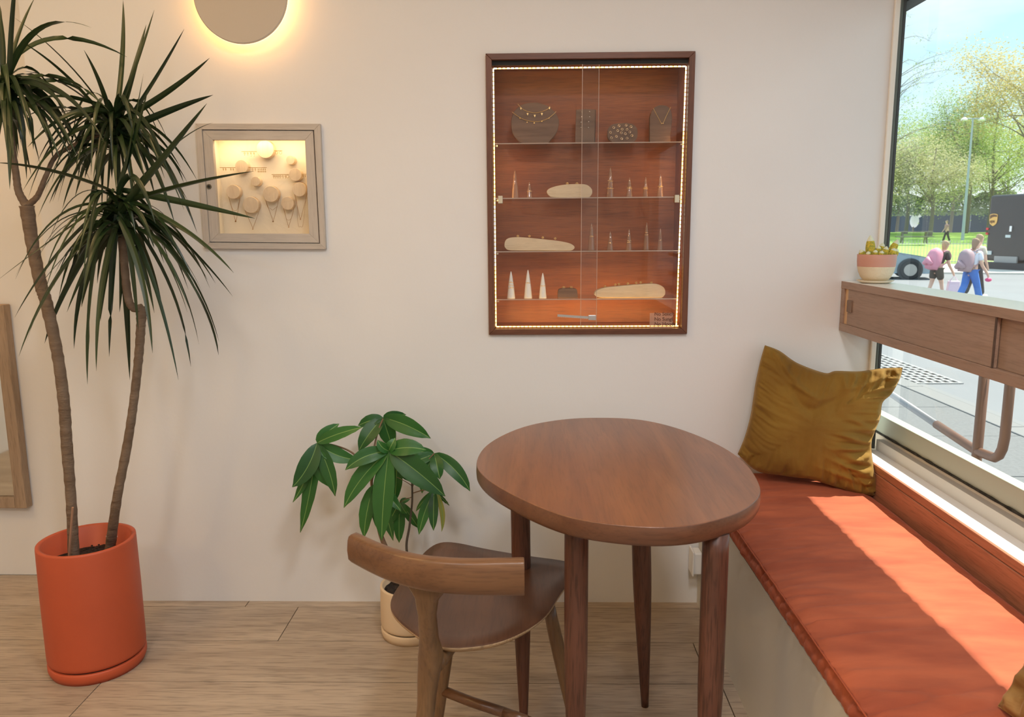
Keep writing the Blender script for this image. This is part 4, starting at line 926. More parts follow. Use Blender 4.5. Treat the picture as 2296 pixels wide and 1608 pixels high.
crowns={
'A':((12,200),0.0,[((60,5),(205,62)),((95,25),(285,128)),((15,60),(-25,-60)),((22,40),(40,-90)),((35,80),(78,-5)),((110,140),(192,212)),((130,155),(218,290)),((110,180),(167,322)),((95,195),(120,362)),((75,200),(75,335)),((55,220),(60,402)),((25,240),(22,425)),((0,250),(-5,335)),((-50,200),(-70,330)),((-60,120),(-120,220)),((-50,40),(-110,30)),((130,120),(245,250)),((90,160),(150,250)),((150,165),(235,320)),((-20,260),(-30,400)),((60,170),(95,270)),((45,150),(130,200)),((120,190),(205,375))]),
'B':((258,272),.10,[((282,150),(276,0)),((305,160),(346,22)),((300,170),(328,55)),((355,175),(413,65)),((385,210),(470,130)),((380,245),(478,213)),((185,150),(30,38)),((160,160),(46,92)),((232,190),(188,112)),((150,170),(55,160)),((170,200),(40,270)),((165,215),(62,330)),((190,225),(100,385)),((205,250),(135,410)),((165,235),(50,430)),((212,270),(168,442)),((180,265),(118,452)),((232,300),(208,475)),((250,320),(238,490)),((268,330),(266,505)),((292,310),(302,492)),((312,300),(348,442)),((332,290),(392,502)),((345,280),(422,474)),((360,290),(442,522)),((375,300),(412,410)),((120,190),(70,235)),((215,290),(190,400)),((285,300),(330,410)),((135,205),(85,300))]),
'C':((265,452),-.04,[((298,310),(322,165)),((300,330),(332,200)),((372,350),(464,232)),((390,300),(478,275)),((120,372),(-8,365)),((150,510),(-10,632)),((125,545),(33,712)),((110,605),(42,800)),((400,412),(570,384)),((425,455),(572,490)),((425,500),(524,612)),((405,515),(522,665)),((430,560),(491,766)),((470,640),(490,796)),((402,560),(446,772)),((402,610),(428,822)),((352,600),(400,852)),((330,600),(342,792)),((322,560),(346,702)),((283,620),(291,852)),((192,600),(196,862)),((215,620),(216,832)),((170,600),(166,782)),((145,620),(100,770)),((250,600),(245,800)),((300,590),(310,740)),((235,560),(225,720)),((370,540),(420,700)),((210,540),(150,700)),((160,540),(75,660)),((340,470),(440,640)),((280,540),(268,700)),((385,480),(465,560))])}
for key,(cp,dy,L) in crowns.items():
    c=onY(*cp,YD+dy)
    for k,(ct,tp_) in enumerate(L):
        a=random.uniform(-.16,.13); cc_=c+Vector((random.uniform(-.008,.008),random.uniform(-.01,.01),random.uniform(-.05,.035)))
        strap(cc_,onY(*ct,YD+dy+a*.6),onY(*tp_,YD+dy+a),random.uniform(.014,.022)*(1.25 if ct in((425,455),(120,372),(282,150),(150,510)) else 1),dra,twist=random.uniform(.2,.8),fold=random.uniform(.15,.4))
    for k in range(55):
        th=random.uniform(0,2*math.pi); el=random.uniform(-.3,1.0); ln=random.uniform(.20,.36)
        d=Vector((math.cos(th)*math.cos(el),math.sin(th)*math.cos(el)*.8,math.sin(el)))
        c2=c+Vector((0,0,random.uniform(-.09,.02)))
        ctl=c2+d*ln*.45+Vector((0,0,.03)); tip=c2+Vector((d.x,d.y,0))*ln*.8+Vector((0,0,d.z*ln*.35-ln*random.uniform(.45,.75)))
        strap(c2,ctl,tip,random.uniform(.012,.019),dra,twist=random.uniform(0,.6))
# ---------------------------------------------------------------- money tree
MP=Vector((-.392,2.385,0)); a=onZ(905,1300,.165); 
mt=planter('potted_money_tree',MP,.098,.175,TAN,'small leafy money tree in a tan pot on the floor behind the chair',.032,.005,.022)
def z7(a,b): return (600+a/2.209,880+b/2.209)
YM=2.385
def Z7(p,dy=0): return onY(*z7(*p),YM+dy)
mtop=.155
trunk('trunk',[Vector((MP.x-.02,YM,mtop)),Z7((575,745)),Z7((545,640)),Z7((530,520)),Z7((515,440)),Z7((545,370)),Z7((595,300))],[.010,.008,.006,.005,.0045,.004,.003],BARKG,False,mt)
trunk('branch',[Z7((515,440)),Z7((490,380)),Z7((420,300)),Z7((330,262)),Z7((248,248))],[.004,.0035,.003,.0025,.002],BARKG,False,mt)
trunk('branch',[Z7((530,400)),Z7((525,300),.04),Z7((545,200),.06),Z7((572,130),.07)],[.004,.003,.003,.002],BARKG,False,mt)
trunk('branch',[Vector((MP.x+.03,YM,mtop)),Z7((690,790)),Z7((703,660)),Z7((716,540)),Z7((715,440))],[.0045,.0042,.0036,.0032,.0028],mat('dark_twig',(.08,.06,.04),.7),False,mt)
trunk('branch',[Z7((716,470)),Z7((760,380),.03),Z7((825,302),.05)],[.002,.002,.0018],BARKG,False,mt)
trunk('branch',[Z7((716,500)),Z7((770,485)),Z7((825,487),.0)],[.0018,.0018,.0015],BARKG,False,mt)
trunk('branch',[Z7((712,460)),Z7((680,440)),Z7((640,420))],[.0014,.0012,.001],BARKG,False,mt)
trunk('branch',[Z7((712,520)),Z7((680,530),.03),Z7((655,545),.04)],[.0014,.0012,.001],BARKG,False,mt)
trunk('branch',[Z7((712,460)),Z7((745,435))],[.0014,.001],BARKG,False,mt)
def blade(base,tip,w,bend,parent,m=MONEY,dy=0,seg=14):
    """elliptic leaflet; px in z7 frame. bend: px perpendicular bulge"""
    a=Z7(base,dy);b=Z7(tip,dy+random.uniform(-.05,.03)); mid=(a+b)/2+Vector((0,-.02,0)); ab=b-a; L=ab.length
    pr_=Vector((-ab.z,0,ab.x)).normalized(); mid+=pr_*bend*L
    bm=B(); rows=[]; P=[a*(1-t)**2+mid*2*t*(1-t)+b*t*t for t in [i/seg for i in range(seg+1)]]
    P=[Vector((p.x,min(p.y,2.59),p.z)) for p in P]; T,_=frames(P)
    face=Vector((random.uniform(-.3,.3),-1,random.uniform(.2,.7))).normalized()
    for i,(p,t) in enumerate(zip(P,T)):
        s=i/seg; sd=t.cross(face).normalized(); n=sd.cross(t).normalized()
        if n.dot(face)<0: n=-n
        hw=w*.5*(math.sin(math.pi*min(1,s**.82))**.75)*(1 if s<.9 else (1-s)/.1*.9+.1)+.0004 if 0<s<1 else .0004
        rip=.0012*math.sin(i*2.2); 
        ms=min(.0011,hw*.3)
        rows.append([bm.verts.new(q) for q in (p-sd*hw+n*(hw*.22+rip),p-sd*hw*.5+n*(hw*.16-rip*.5),p-sd*ms,p+sd*ms,p+sd*hw*.5+n*(hw*.16+rip*.5),p+sd*hw+n*(hw*.22-rip))])
    for r0,r1 in zip(rows,rows[1:]):
        for k in range(5):
            f=bm.faces.new((r0[k],r0[k+1],r1[k+1],r1[k])); f.material_index=1 if k==2 else 0; f.smooth=True
    return newobj('leaf',bm,[m,MONEYM],parent)
K=1/2.209/F*2.45
YEL=leafmat('yellowing_leaf',(.28,.30,.05),(.36,.34,.08),.3)
clusters=[((245,250),-.02,[((355,155),60,.1),((472,172),62,.08),((450,335),78,-.12),((335,515),75,.12),((303,467),90,-.08),((122,470),95,.15),((162,695),72,.05),((125,545),50,.1)]),
((572,125),.09,[((686,110),50,.1),((808,228),90,.12),((618,268),86,.03),((452,290),88,-.08),((448,165),60,-.12)]),
((600,290),-.06,[((385,385),76,-.22),((378,572),92,-.12),((565,735),108,-.02),((880,515),118,.08),((786,285),86,.2),((545,235),46,.1),((632,225),50,0)]),
((825,302),.06,[((1003,490),74,.18),((680,290),50,-.1),((765,500),70,-.1),((853,430),68,.05),((690,345),60,.05)]),
((825,485),.0,[((750,705),56,-.08),((822,685),52,.0),((735,590),24,-.1),((900,560),20,.1)]),
((655,545),.07,[((750,675),52,.1),((652,745),60,0),((598,655),62,-.05),((705,528),30,.2),((690,600),46,.05)]),
((528,455),-.01,[((478,722),78,-.06),((622,735),62,.08),((662,590),60,.15),((560,700),60,0)]),
((640,330),.07,[((628,545),70,.05),((700,440),60,.1),((585,430),60,-.1)])]
for c,dy,L in clusters:
    for tip,w,bd in L: blade(c,tip,w*K,bd,mt,dy=dy)
blade((835,490),(862,690),26*K,.18,mt,YEL,0)
# ---------------------------------------------------------------- outside
ZG=-.45
ASPH=mat('road_asphalt',(.215,.225,.24),.9,bump=.3,bscale=6,var=.08,vscale=.5); PAVE=mat('paving_concrete',(.18,.185,.19),.9,bump=.8,bscale=60,var=.14,vscale=30,bdist=.004); KERB=mat('kerb_stone',(.22,.22,.22),.9,bump=.3,bscale=20)
GRASS=mat('park_grass',(.24,.42,.07),.9,col2=(.32,.50,.10),vscale=.6); FARP=mat('far_pavement',(.66,.62,.56),.9)
rd=thing('street_ground',(8,10,ZG),None,None,kind='structure')
boxo('road',(4.62,60,-30,80,ZG-.3,ZG-.05),ASPH,rd)
boxo('under_paving',(1.33,4.5,-8,60,ZG-.3,ZG-.03),mat('paving_joint',(.12,.12,.12),.9),rd)
xs=[1.34,2.30,3.26,4.19]; 
random.seed(21)
for i in range(3):
    yy=-4+(.3*i)
    while yy<26:
        if not (False):
            boxo('paving_slab',(xs[i]+.006,xs[i+1]-.006,yy+.006,yy+1.1-.006,ZG-.03,ZG+random.uniform(-.002,.002)),PAVE,rd,bevel=.004)
        yy+=1.1
yy=-4
while yy<30:
    boxo('kerb_stone',(4.2,4.42,yy+.006,yy+1.8-.006,ZG-.1,ZG+.004),KERB,rd,bevel=.01); yy+=1.8
boxo('gutter',(4.43,4.62,-6,60,ZG-.3,ZG-.045),mat('gutter_concrete',(.22,.225,.23),.9),rd)
# storm grate
gq=[onZ(u,v,ZG) for u,v in ((1983,800),(2028,794),(2100,826),(2048,842))]
gr=thing('drain_grate',sum(gq,Vector())/4,'pale iron storm drain grate set in the pavement by the kerb','drain')
IRON=mat('pale_cast_iron',(.34,.34,.34),.6)
gx0,gx1,gy0,gy1=4.47,5.05,9.0,11.2; gz=ZG-.036
boxo('pit',(gx0,gx1,gy0,gy1,gz-.014,gz-.0085),DARKGAP,gr)
n1,n2=6,14
for i in range(n1+1):
    x=gx0+(gx1-gx0)*i/n1; boxo('grate_bar',(x-.018,x+.018,gy0,gy1,gz-.012,gz),IRON,gr)
for j in range(n2+1):
    y_=gy0+(gy1-gy0)*j/n2; boxo('cross_bar',(gx0-.018,gx1+.018,y_-.022,y_+.022,gz-.012,gz-.001),IRON,gr)
# pipe railing
BRZ=mat('bronze_pipe_paint',(.19,.095,.06),.45,.3,bump=.1,bscale=40); GRP=mat('silver_lit_pipe',(.36,.36,.38),.4,.3)  # second pipe colour has the silver light on the far rail painted in
XR=1.75
rl=thing('pipe_railing',(XR,3.0,ZG),'bent bronze-painted pipe handrail standing on the pavement outside the window','railing')
r_=.0178
p1=onX(2191,1012,XR); pt=onX(2198,690,XR); 
newobj('post',tube(B(),[Vector((XR,p1.y,ZG)),Vector((XR,p1.y,1.0))],r_*1.05,20),BRZ,rl,smooth=True)
A_=onX(1975,868,XR); Bn=onX(2236,1036,XR); Cn=onX(2262,1000,XR)
mid=onX(2100,952,XR)
far_=p1+(A_-p1)*1.6
newobj('handrail',tube(B(),[far_,mid],r_*.85,16),GRP,rl,smooth=True,label='far end of the handrail, silver light put into its colour')
pb=onX(2238,1030,XR); pc=onX(2256,1012,XR)
pv=onX(2257,940,XR)
path=[mid,mid.lerp(p1,.5),p1,p1.lerp(pb,.6)]+[p1.lerp(pb,.6)*(1-t)**2+(pb+Vector((0,-.02,-.012)))*2*t*(1-t)+Vector((XR,pv.y,pb.z+.09))*t*t for t in (.25,.5,.75,1)]+[Vector((XR,pv.y,1.0))]
newobj('handrail',tube(B(),path,r_,20),BRZ,rl,smooth=True)
# far side: pavement, grass slope
def gp(u,v,z=ZG): return onZ(u,v,z)
k0=gp(1850,609); k1=gp(2600,616); f0=gp(1850,590.5); f1=gp(2600,596)
dirk=(k1-k0).normalized()
bm=B(); v=[bm.verts.new(p+Vector((0,0,h))) for p,h in ((k0,.02),(k1,.02),(f1,.02),(f0,.02))]; bm.faces.new(v); v2=[bm.verts.new(p+Vector((0,0,-.1))) for p in (k0,k1,f1,f0)]; bm.faces.new(v2[::-1])
for i in range(4): bm.faces.new((v[i],v[(i+1)%4],v2[(i+1)%4],v2[i]))
newobj('far_pavement',bm,FARP,rd)
bm=B(); 
bk0=f0+Vector((38,72,0))*.55; bk1=f1+Vector((70,30,0))*.8
def rayd(u,v,dist): r=ray(u,v); r.normalize(); return C0+r*dist
g=[]
for t in [i/14 for i in range(15)]:
    row=[]
    for s in [i/12 for i in range(13)]:
        a=f0.lerp(f1,s); far=rayd(1850+750*s,516,95); far.z=1.0; p=a.lerp(far,t); p.z=ZG+.03+(1.10)*min(1,(t*1.15))**1.1+ .10*noise.noise(Vector((s*4,t*4,0)))*t; row.append(bm.verts.new(p))
    g.append(row)
for a,b in zip(g,g[1:]):
    for i in range(12): bm.faces.new((a[i],a[i+1],b[i+1],b[i])).smooth=True
newobj('grass_slope',bm,GRASS,rd)
# far ground beyond
boxo('far_ground',(60,160,-30,200,-.4,.3),GRASS,rd)
# iron fence
fn=thing('iron_fence',f0+Vector((0,0,.02)),'low thin iron picket fence along the park grass across the street','fence')
FI=mat('fence_iron',(.30,.34,.30),.6)
L=(f1-f0).length; dv=(f1-f0)/L
for h in (.12,.95): newobj('rail',tube(B(),[f0+Vector((0,0,h)),f0+dv*15+Vector((0,0,h))],.018,4),FI,fn)
bm=B()
n=110
for i in range(n):
    p=f0+dv*(i*.135); tube(bm,[p,p+Vector((0,0,1.12))],.011,4)
newobj('pickets',bm,FI,fn,kind='stuff')
# picnic table
def place(u,v,dist): return rayd(u,v,dist)
pt0=rayd(2048,545,62); ptb=thing('picnic_table',pt0,'grey wooden picnic table on the park grass beyond the fence','picnic table')
PT=mat('weathered_timber',(.22,.20,.18),.8); s=2.3; right=Vector((dv.x,dv.y,0)).normalized(); fw_=Vector((-right.y,right.x,0))
def obox(name,c,hx,hy,hz,m,parent,r=right,f=fw_):
    bm=B(); vs=[c+r*(sx*hx)+f*(sy*hy)+Vector((0,0,sz*hz)) for sz in(-1,1) for sy in(-1,1) for sx in(-1,1)]; vs=[bm.verts.new(q) for q in vs]
    for fc in ((0,2,3,1),(4,5,7,6),(0,1,5,4),(2,6,7,3),(0,4,6,2),(1,3,7,5)): bm.faces.new([vs[i] for i in fc])
    return newobj(name,bm,m,parent)
for k in range(5): obox('top_board',pt0+Vector((0,0,.78))+fw_*(-.34+.17*k),1.15,.078,.03,PT,ptb)
for sg in (-1,1):
    obox('bench_board',pt0+Vector((0,0,.45))+fw_*(.72*sg),1.15,.13,.03,PT,ptb)
    obox('cross_beam',pt0+right*(.75*sg)+Vector((0,0,.42)),.05,.85,.05,PT,ptb)
    for s2 in(-1,1): newobj('leg',tube(B(),[pt0+right*(.75*sg)+fw_*(.55*s2),pt0+right*(.75*sg)+fw_*(.2*s2)+Vector((0,0,.76))],.06,6),PT,ptb)
# ---- trees
TBARK=mat('tree_bark',(.22,.19,.16),.9)
LG=[leafmat('spring_leaf_yellowgreen',(.30,.42,.08),(.52,.58,.18),.4,.6),leafmat('spring_leaf_pale',(.46,.48,.26),(.64,.62,.36),.4,.6),leafmat('spring_leaf_green',(.22,.36,.10),(.38,.48,.16),.4,.6),leafmat('bronze_leaf',(.42,.38,.14),(.56,.48,.20),.4,.6)]
def tree(c,h,cw,ch,m,label,n=2600,ls=.22,seed=1,trunk_r=.2,cz=None,sparse=1.0):
    rnd=random.Random(seed); t=thing('park_tree',c,label,'tree','trees in the park across the street')
    cz=cz if cz is not None else h-ch/2
    bm=tube(B(),catmull([c+Vector((0,0,-.3)),c+Vector((.1,0,h*.3)),c+Vector((-.1,.1,h*.6)),c+Vector((0,0,h*.93))],4),lerp_list([trunk_r,trunk_r*.7,trunk_r*.45,.03],13),8)
    newobj('trunk',bm,TBARK,t,smooth=True)
    bm=B(); centers=[]
    for k in range(16):
        a=rnd.uniform(0,6.28); e=rnd.uniform(-.6,1); r=rnd.uniform(.45,.85)
        tip=c+Vector((math.cos(a)*cw*.5*r,math.sin(a)*cw*.5*r,cz+ch*.5*e*r)); st_=c+Vector((0,0,max(h*.22,cz-ch*.35+rnd.uniform(0,ch*.4))))
        tube(bm,catmull([st_,st_.lerp(tip,.5)+Vector((0,0,.2)),tip],3),lerp_list([trunk_r*.32,trunk_r*.16,.015],7),5); centers.append(tip)
        for q in range(3):
            tp2=tip+Vector((rnd.uniform(-1,1),rnd.uniform(-1,1),rnd.uniform(-.5,1)))*cw*.16; tube(bm,[st_.lerp(tip,.6+.1*q),tp2],[trunk_r*.1,.01],4); centers.append(tp2)
    newobj('branches',bm,TBARK,t)
    bm=B()
    for k in range(int(n*5.5)):
        cc=rnd.choice(centers); d=Vector([max(-1.7,min(1.7,rnd.gauss(0,q_))) for q_ in (1,1,.75)])*cw*.095*sparse
        p=cc+d; a=rnd.uniform(0,6.28); el=rnd.uniform(-1,1); u_=Vector((math.cos(a),math.sin(a),el*.6)).normalized(); w_=u_.cross(Vector((rnd.uniform(-1,1),rnd.uniform(-1,1),1))).normalized(); s_=ls*.40*rnd.uniform(.6,1.3)
        vs=[bm.verts.new(p-u_*s_),bm.verts.new(p+w_*s_*.6),bm.verts.new(p+u_*s_),bm.verts.new(p-w_*s_*.6)]; bm.faces.new(vs)
    newobj('foliage',bm,m,t,kind='stuff')
def gz_at(dist): return -.42+1.1*max(0,min(1,(dist-40)/52))
specs=[(2030,85,9.5,10,7,1,'pale blossoming tree at the left edge of the window view',11,3200,.20),
(2085,80,8.5,8.5,6.5,1,'round cream-flowering tree behind the picnic table',12,3200,.19),
(2165,88,15,8,12,2,'tall slim green tree rising in the middle of the park view',13,2600,.2),
(2130,100,13,12,12,0,'bright yellow-green tree behind the cream-flowering tree',14,3000,.24),
(2215,92,13.5,11,12,0,'bright yellow-green tree left of the dark van',15,3200,.22),
(2290,75,17,11,13,3,'tall bronze-green tree at the right edge behind the van',16,4200,.22),
(2250,110,14,14,13,2,'broad green tree behind the van',17,2600,.26),
(2010,105,12,12,11,2,'thin green tree far back at the window frame',18,2200,.26),
(2400,85,14,11,10,0,'yellow-green tree beyond the right edge of the window view',19,2200,.24),
(1900,95,13,12,9,2,'green tree beyond the left edge of the window view',20,2200,.24),
(1650,98,14,12,10,0,'yellow-green tree hidden behind the far wall, nearest the window',21,1200,.3),(1350,100,15,12,10,2,'green tree hidden behind the far wall, further from the window',22,1200,.3),
(2650,88,15,13,11,2,'green tree outside the frame to the right of the van',23,1200,.3),(2900,92,14,13,10,0,'yellow-green tree well outside the frame to the right',24,1200,.3)]
for u,d,h,cw,ch,mi_,lab,sd,n,ls in specs:
    p=rayd(u,520,d); p.z=gz_at(d)-.2; tree(p,h,cw,ch,LG[mi_],lab,n,ls,sd,.22)
# bare branchy tree close to the window at upper left (fine twigs)
rnd=random.Random(4); c=rayd(1984,520,50); c.z=-.3
bt=thing('bare_tree',c,'thinly leaved tree with fine bare twigs high against the sky by the window frame','tree')
newobj('trunk',tube(B(),catmull([c,c+Vector((-.2,0,5)),c+Vector((.2,0,10)),c+Vector((.3,0,16))],4),lerp_list([.13,.10,.06,.015],13),8),TBARK,bt)
bm=B(); bf=B()
for k in range(46):
    z=rnd.uniform(3.5,15.5); a=rnd.uniform(0,6.28); L_=rnd.uniform(1.5,3.6); s0=c+Vector((.1,0,z)); tp3=s0+Vector((math.cos(a)*L_,math.sin(a)*L_,rnd.uniform(.2,1.3)))
    tube(bm,catmull([s0,s0.lerp(tp3,.5)+Vector((0,0,.25)),tp3],3),lerp_list([.02,.012,.004],7),4)
    for q in range(5):
        t_=rnd.uniform(.4,1); b0=s0.lerp(tp3,t_); b1=b0+Vector((rnd.uniform(-.8,.8),rnd.uniform(-.8,.8),rnd.uniform(-.1,.7))); tube(bm,[b0,b1],[.006,.003],3)
        for w in range(7):
            p=b0.lerp(b1,rnd.random())+Vector((rnd.gauss(0,.12),rnd.gauss(0,.12),rnd.gauss(0,.12))); s_=.07; u_=Vector((rnd.uniform(-1,1),rnd.uniform(-1,1),rnd.uniform(-1,1))).normalized()*s_; w_=Vector((-u_.z,u_.x,u_.y))*.6
            bf.faces.new([bf.verts.new(p-u_),bf.verts.new(p+w_),bf.verts.new(p+u_)])
newobj('branches',bm,TBARK,bt); newobj('foliage',bf,LG[2],bt,kind='stuff')
# hedge / dark park buildings behind trees
pa=rayd(1900,500,120); pb_=rayd(2500,500,120); pa.z=pb_.z=.2
ax=(pb_-pa); axn=ax.normalized(); nrm_=Vector((-axn.y,axn.x,0))
bl=thing('park_wall',pa,'dark blue-grey screen wall at the back of the park under the trees','wall')
SCR=mat('dark_screen',(.075,.09,.12),.8)
k=0; tot=ax.length; x=0; random.seed(8)
while x<tot:
    w_=random.uniform(3,5); h_=random.uniform(3.0,3.6); c=pa+axn*(x+w_/2)+Vector((0,0,h_/2)); obox('panel',c,w_/2-.008,.15,h_/2,SCR,bl,axn,nrm_); x+=w_
for u,lab,s_ in ((2049,'pale round sign or statue far back in the park',.75),):
    q=rayd(u,492,115); o=thing('park_sign',Vector((q.x,q.y,.2)),'white shaped sign far back in the park left of centre','sign')
    bm=B(); ball(bm,Vector((q.x-.45,q.y,3.4)),.75,2,(1,.3,1)); ball(bm,Vector((q.x+.5,q.y,3.2)),.75,2,(1,.3,1.1)); newobj('face',bm,WHITECER,o,smooth=True)
    bm=B(); ball(bm,Vector((q.x+.1,q.y,2.0)),.8,2,(.75,.3,1.1)); newobj('lower_face',bm,WHITECER,o,smooth=True); newobj('post',tube(B(),[Vector((q.x,q.y,.1)),Vector((q.x,q.y,1.6))],.12,6),TBARK,o)
hd_=thing('hedge',rayd(2150,520,108),'long grey-green bank of bushes before the dark wall behind the park','hedge')
rnd=random.Random(31); bm=B()
for k in range(20000):
    u=rnd.uniform(1880,2420); p=rayd(u,520,106+rnd.uniform(-3,3)); hh=3.9+1.6*noise.noise(Vector((u*.03,0,0))); p.z=.6+hh*(1-rnd.random()**2)+.5
    if p.z<2.6: continue
    u_=Vector((rnd.uniform(-1,1),rnd.uniform(-1,1),rnd.uniform(-1,1))).normalized()*.17; w_=Vector((-u_.z,u_.x,u_.y))*.7
    bm.faces.new([bm.verts.new(p-u_),bm.verts.new(p+w_),bm.verts.new(p+u_),bm.verts.new(p-w_)])
newobj('foliage',bm,leafmat('grey_green_bush',(.16,.22,.12),(.28,.34,.2),.3,.7),hd_,kind='stuff')
# lamp post
q=rayd(2156,560,70); q.z=.1
lp=thing('street_lamp',q,'tall thin grey lamp post in the middle of the park view','street lamp')
LPM=mat('lamp_post_grey',(.40,.46,.52),.6)
newobj('post',tube(B(),[q,q+Vector((0,0,9.2))],lerp_list([.12,.06],2),8),LPM,lp); newobj('arm',tube(B(),[q+Vector((-.7,0,9.2)),q+Vector((.7,0,9.2))],.05,6),LPM,lp)
for sg in(-1,1): newobj('lamp_head',lathe(B(),[(.22,0),(.25,.1),(.1,.25)],q+Vector((.65*sg,0,9.05)),10),WHITECER,lp)
# ---- vehicles
def wheel(name,c,R,w,ax_,parent):
    ax_=ax_.normalized(); bm=B(); tube(bm,[c-ax_*w/2,c-ax_*w*.35,c+ax_*w*.35,c+ax_*w/2],[R*.93,R,R,R*.93],28); wobj=newobj(name,bm,mat('tyre',(.03,.03,.032),.8),parent,smooth=False)
    bm=B(); tube(bm,[c-ax_*(w/2+.012),c-ax_*(w/2-.01)],[R*.62,R*.64],24); newobj('hub_cap',bm,mat('hub_grey',(.45,.43,.40),.5,.5),wobj)
# car: front wheel visible at (2038,605)
wc=onZ(2039,627,ZG-.05+.0); fd=dirk; fd=Vector((fd.x,fd.y,0)).normalized(); lt=Vector((fd.y,-fd.x,0))  # towards camera side
if lt.dot(C0-wc)<0: lt=-lt
wc=wc+Vector((0,0,.33))
CARM=mat('silver_blue_car_paint',(.30,.40,.46),.25,.35,coat=.6); CG=mat('car_glass',(.05,.07,.09),.08)
car=thing('parked_car',wc-Vector((0,0,.33))-fd*1.4-lt*.8,'silver-blue car on the street partly hidden behind the cactus pot','car')
prof=[(.88,-.08),(.90,.12),(.84,.30),(.60,.42),(.20,.50),(-.30,.58),(-.45,.62),(-1.0,1.05),(-1.5,1.13),(-2.4,1.08),(-3.1,.68),(-3.55,.60),(-3.62,.25),(-3.55,-.05),(-3.1,-.12),(-.4,-.12),(.0,-.12),(.5,-.12)]
bm=B(); R=[]
for sgn,ins in ((0,.10),(0,.0),(1.0,.0),(1.0,.10)):
    row=[]
    for a,h in prof:
        roof=max(0,(h-.62))*.35
        off=(-1.62 if sgn else 0)+(roof+ins*.6)*(1 if sgn else -1)
        row.append(bm.verts.new(wc+fd*(a*(1-ins*.12))+lt*off+Vector((0,0,h*(1-ins*.1)))))
    R.append(row)
for A,Bq in zip(R,R[1:]):
    for i in range(len(prof)): bm.faces.new((A[i],A[(i+1)%len(prof)],Bq[(i+1)%len(prof)],Bq[i]))
bm.faces.new(R[0]); bm.faces.new(R[-1][::-1])
newobj('body',bm,CARM,car,smooth=False,bevel=.03)
for sg in (0,1):
    base=lt*(.012 if not sg else -1.632)
    inn=-.16 if not sg else .16
    pts=[(-.62,.66,.02),(-1.08,.98,.13),(-1.5,1.05,.15),(-2.3,1.0,.14),(-2.8,.68,.02)]
    bm=B(); vs=[bm.verts.new(wc+fd*a+base*(1)+lt*((-t_-.012+.0) if not sg else t_)+Vector((0,0,h))) for a,h,t_ in pts]; vs2=[bm.verts.new(v_.co-lt*.01) for v_ in vs]; bm.faces.new(vs); bm.faces.new(vs2[::-1])
    newobj('side_window',bm,CG,car)
for a in (0,-2.65):
    for off in (-.08,-1.54):
        wheel('wheel',wc+fd*a+lt*(off+.04 if off>-1 else off),.33,.2,-lt if off>-1 else lt,car)
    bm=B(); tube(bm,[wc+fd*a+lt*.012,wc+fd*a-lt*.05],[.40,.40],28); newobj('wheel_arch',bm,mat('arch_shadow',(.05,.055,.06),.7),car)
newobj('headlamp',tube(B(),[wc+fd*.80-lt*.02+Vector((0,0,.26)),wc+fd*.55+lt*.01+Vector((0,0,.33))],[.05,.07],8),mat('headlamp_glass',(.85,.88,.9),.1),car)
# van
vn=onZ(2205,605,ZG-.05); vt_=onZ(2320,612,ZG-.05)
vr=Vector((vt_.x-vn.x,vt_.y-vn.y,0)).normalized(); vb=Vector((-vr.y,vr.x,0)); 
if vb.dot(C0-vn)>0: vb=-vb
VANM=mat('dark_brown_van_paint',(.025,.022,.024),.4,coat=.3)
van=thing('delivery_van',vn+vr*1.2+vb*1.5,'very dark delivery van with a gold shield emblem at the right of the street','van')
dep_=(vn-C0).length; k=dep_/F; hv=(606-467)*k
o_=obox('body',vn+vr*1.25+vb*2.6+Vector((0,0,.38+(hv-.38)/2)),1.25,2.6,(hv-.38)/2,VANM,van,vr,vb); b_=o_.modifiers.new('b','BEVEL'); b_.width=.1; b_.segments=3
vp=lambda u,v,off=0:(vn+vr*((u-2205)*k*1.02)+Vector((0,0,(606-v)*k))-vb*off)
def vplate(name,u0,u1,v0,v1,m,th=.02,label=None):
    c=(vp(u0,v0)+vp(u1,v1))/2; o=obox(name,c-vb*th,abs(u1-u0)*k/2,th,abs(v1-v0)*k/2,m,van,vr,vb)
    if label: o['label']=label
    return o
obox('bumper',vp(2250,597)-vb*.1,1.2,.1,.14,mat('bumper_dark',(.04,.04,.045),.6),van,vr,vb)
vplate('step_plate',2229,2279,579,592,mat('step_plate_grey',(.36,.35,.35),.6),.03,'pale grey step plate')
vplate('number_plate',2206,2221,570,577,mat('plate_pale',(.55,.62,.64),.5)); vplate('rear_lamp',2204,2209,527,531,mat('lamp_red',(.6,.03,.04),.3)); vplate('rear_lamp',2204,2209,536,540,mat('lamp_red',(.6,.03,.04),.3)); vplate('reversing_lamp',2205,2210,583,590,mat('plate_pale',(.55,.62,.64),.5))
vplate('door_handle',2257,2262,524,534,SILVER,.03); vplate('small_decal',2248,2259,540,545,mat('plate_pale',(.55,.62,.64),.5),.012); vplate('small_decal',2288,2300,504,507,mat('decal_gold',(.35,.2,.08),.5),.012); vplate('small_decal',2288,2300,510,512,mat('decal_gold',(.35,.2,.08),.5),.012)
SG=mat('shield_gold',(.72,.42,.12),.5); SB=mat('shield_brown',(.12,.055,.02),.5)
def shield(ol,m,th,name,parent=None):
    bm=B(); A=[bm.verts.new(vp(u,v,.012)) for u,v in ol]; Bv=[bm.verts.new(vp(u,v,.012+th)) for u,v in ol]; bm.faces.new(A); bm.faces.new(Bv[::-1]); n=len(ol)
    for i in range(n): bm.faces.new((A[i],A[(i+1)%n],Bv[(i+1)%n],Bv[i]))
    return newobj(name,bm,m,van if parent is None else parent)
sh=shield([(2209,503),(2213,501.5),(2218,501),(2223,501.5),(2227,503),(2227,514),(2225.5,519),(2222,522),(2218,524),(2214,522),(2210.5,519),(2209,514)],SG,.012,'shield_emblem')
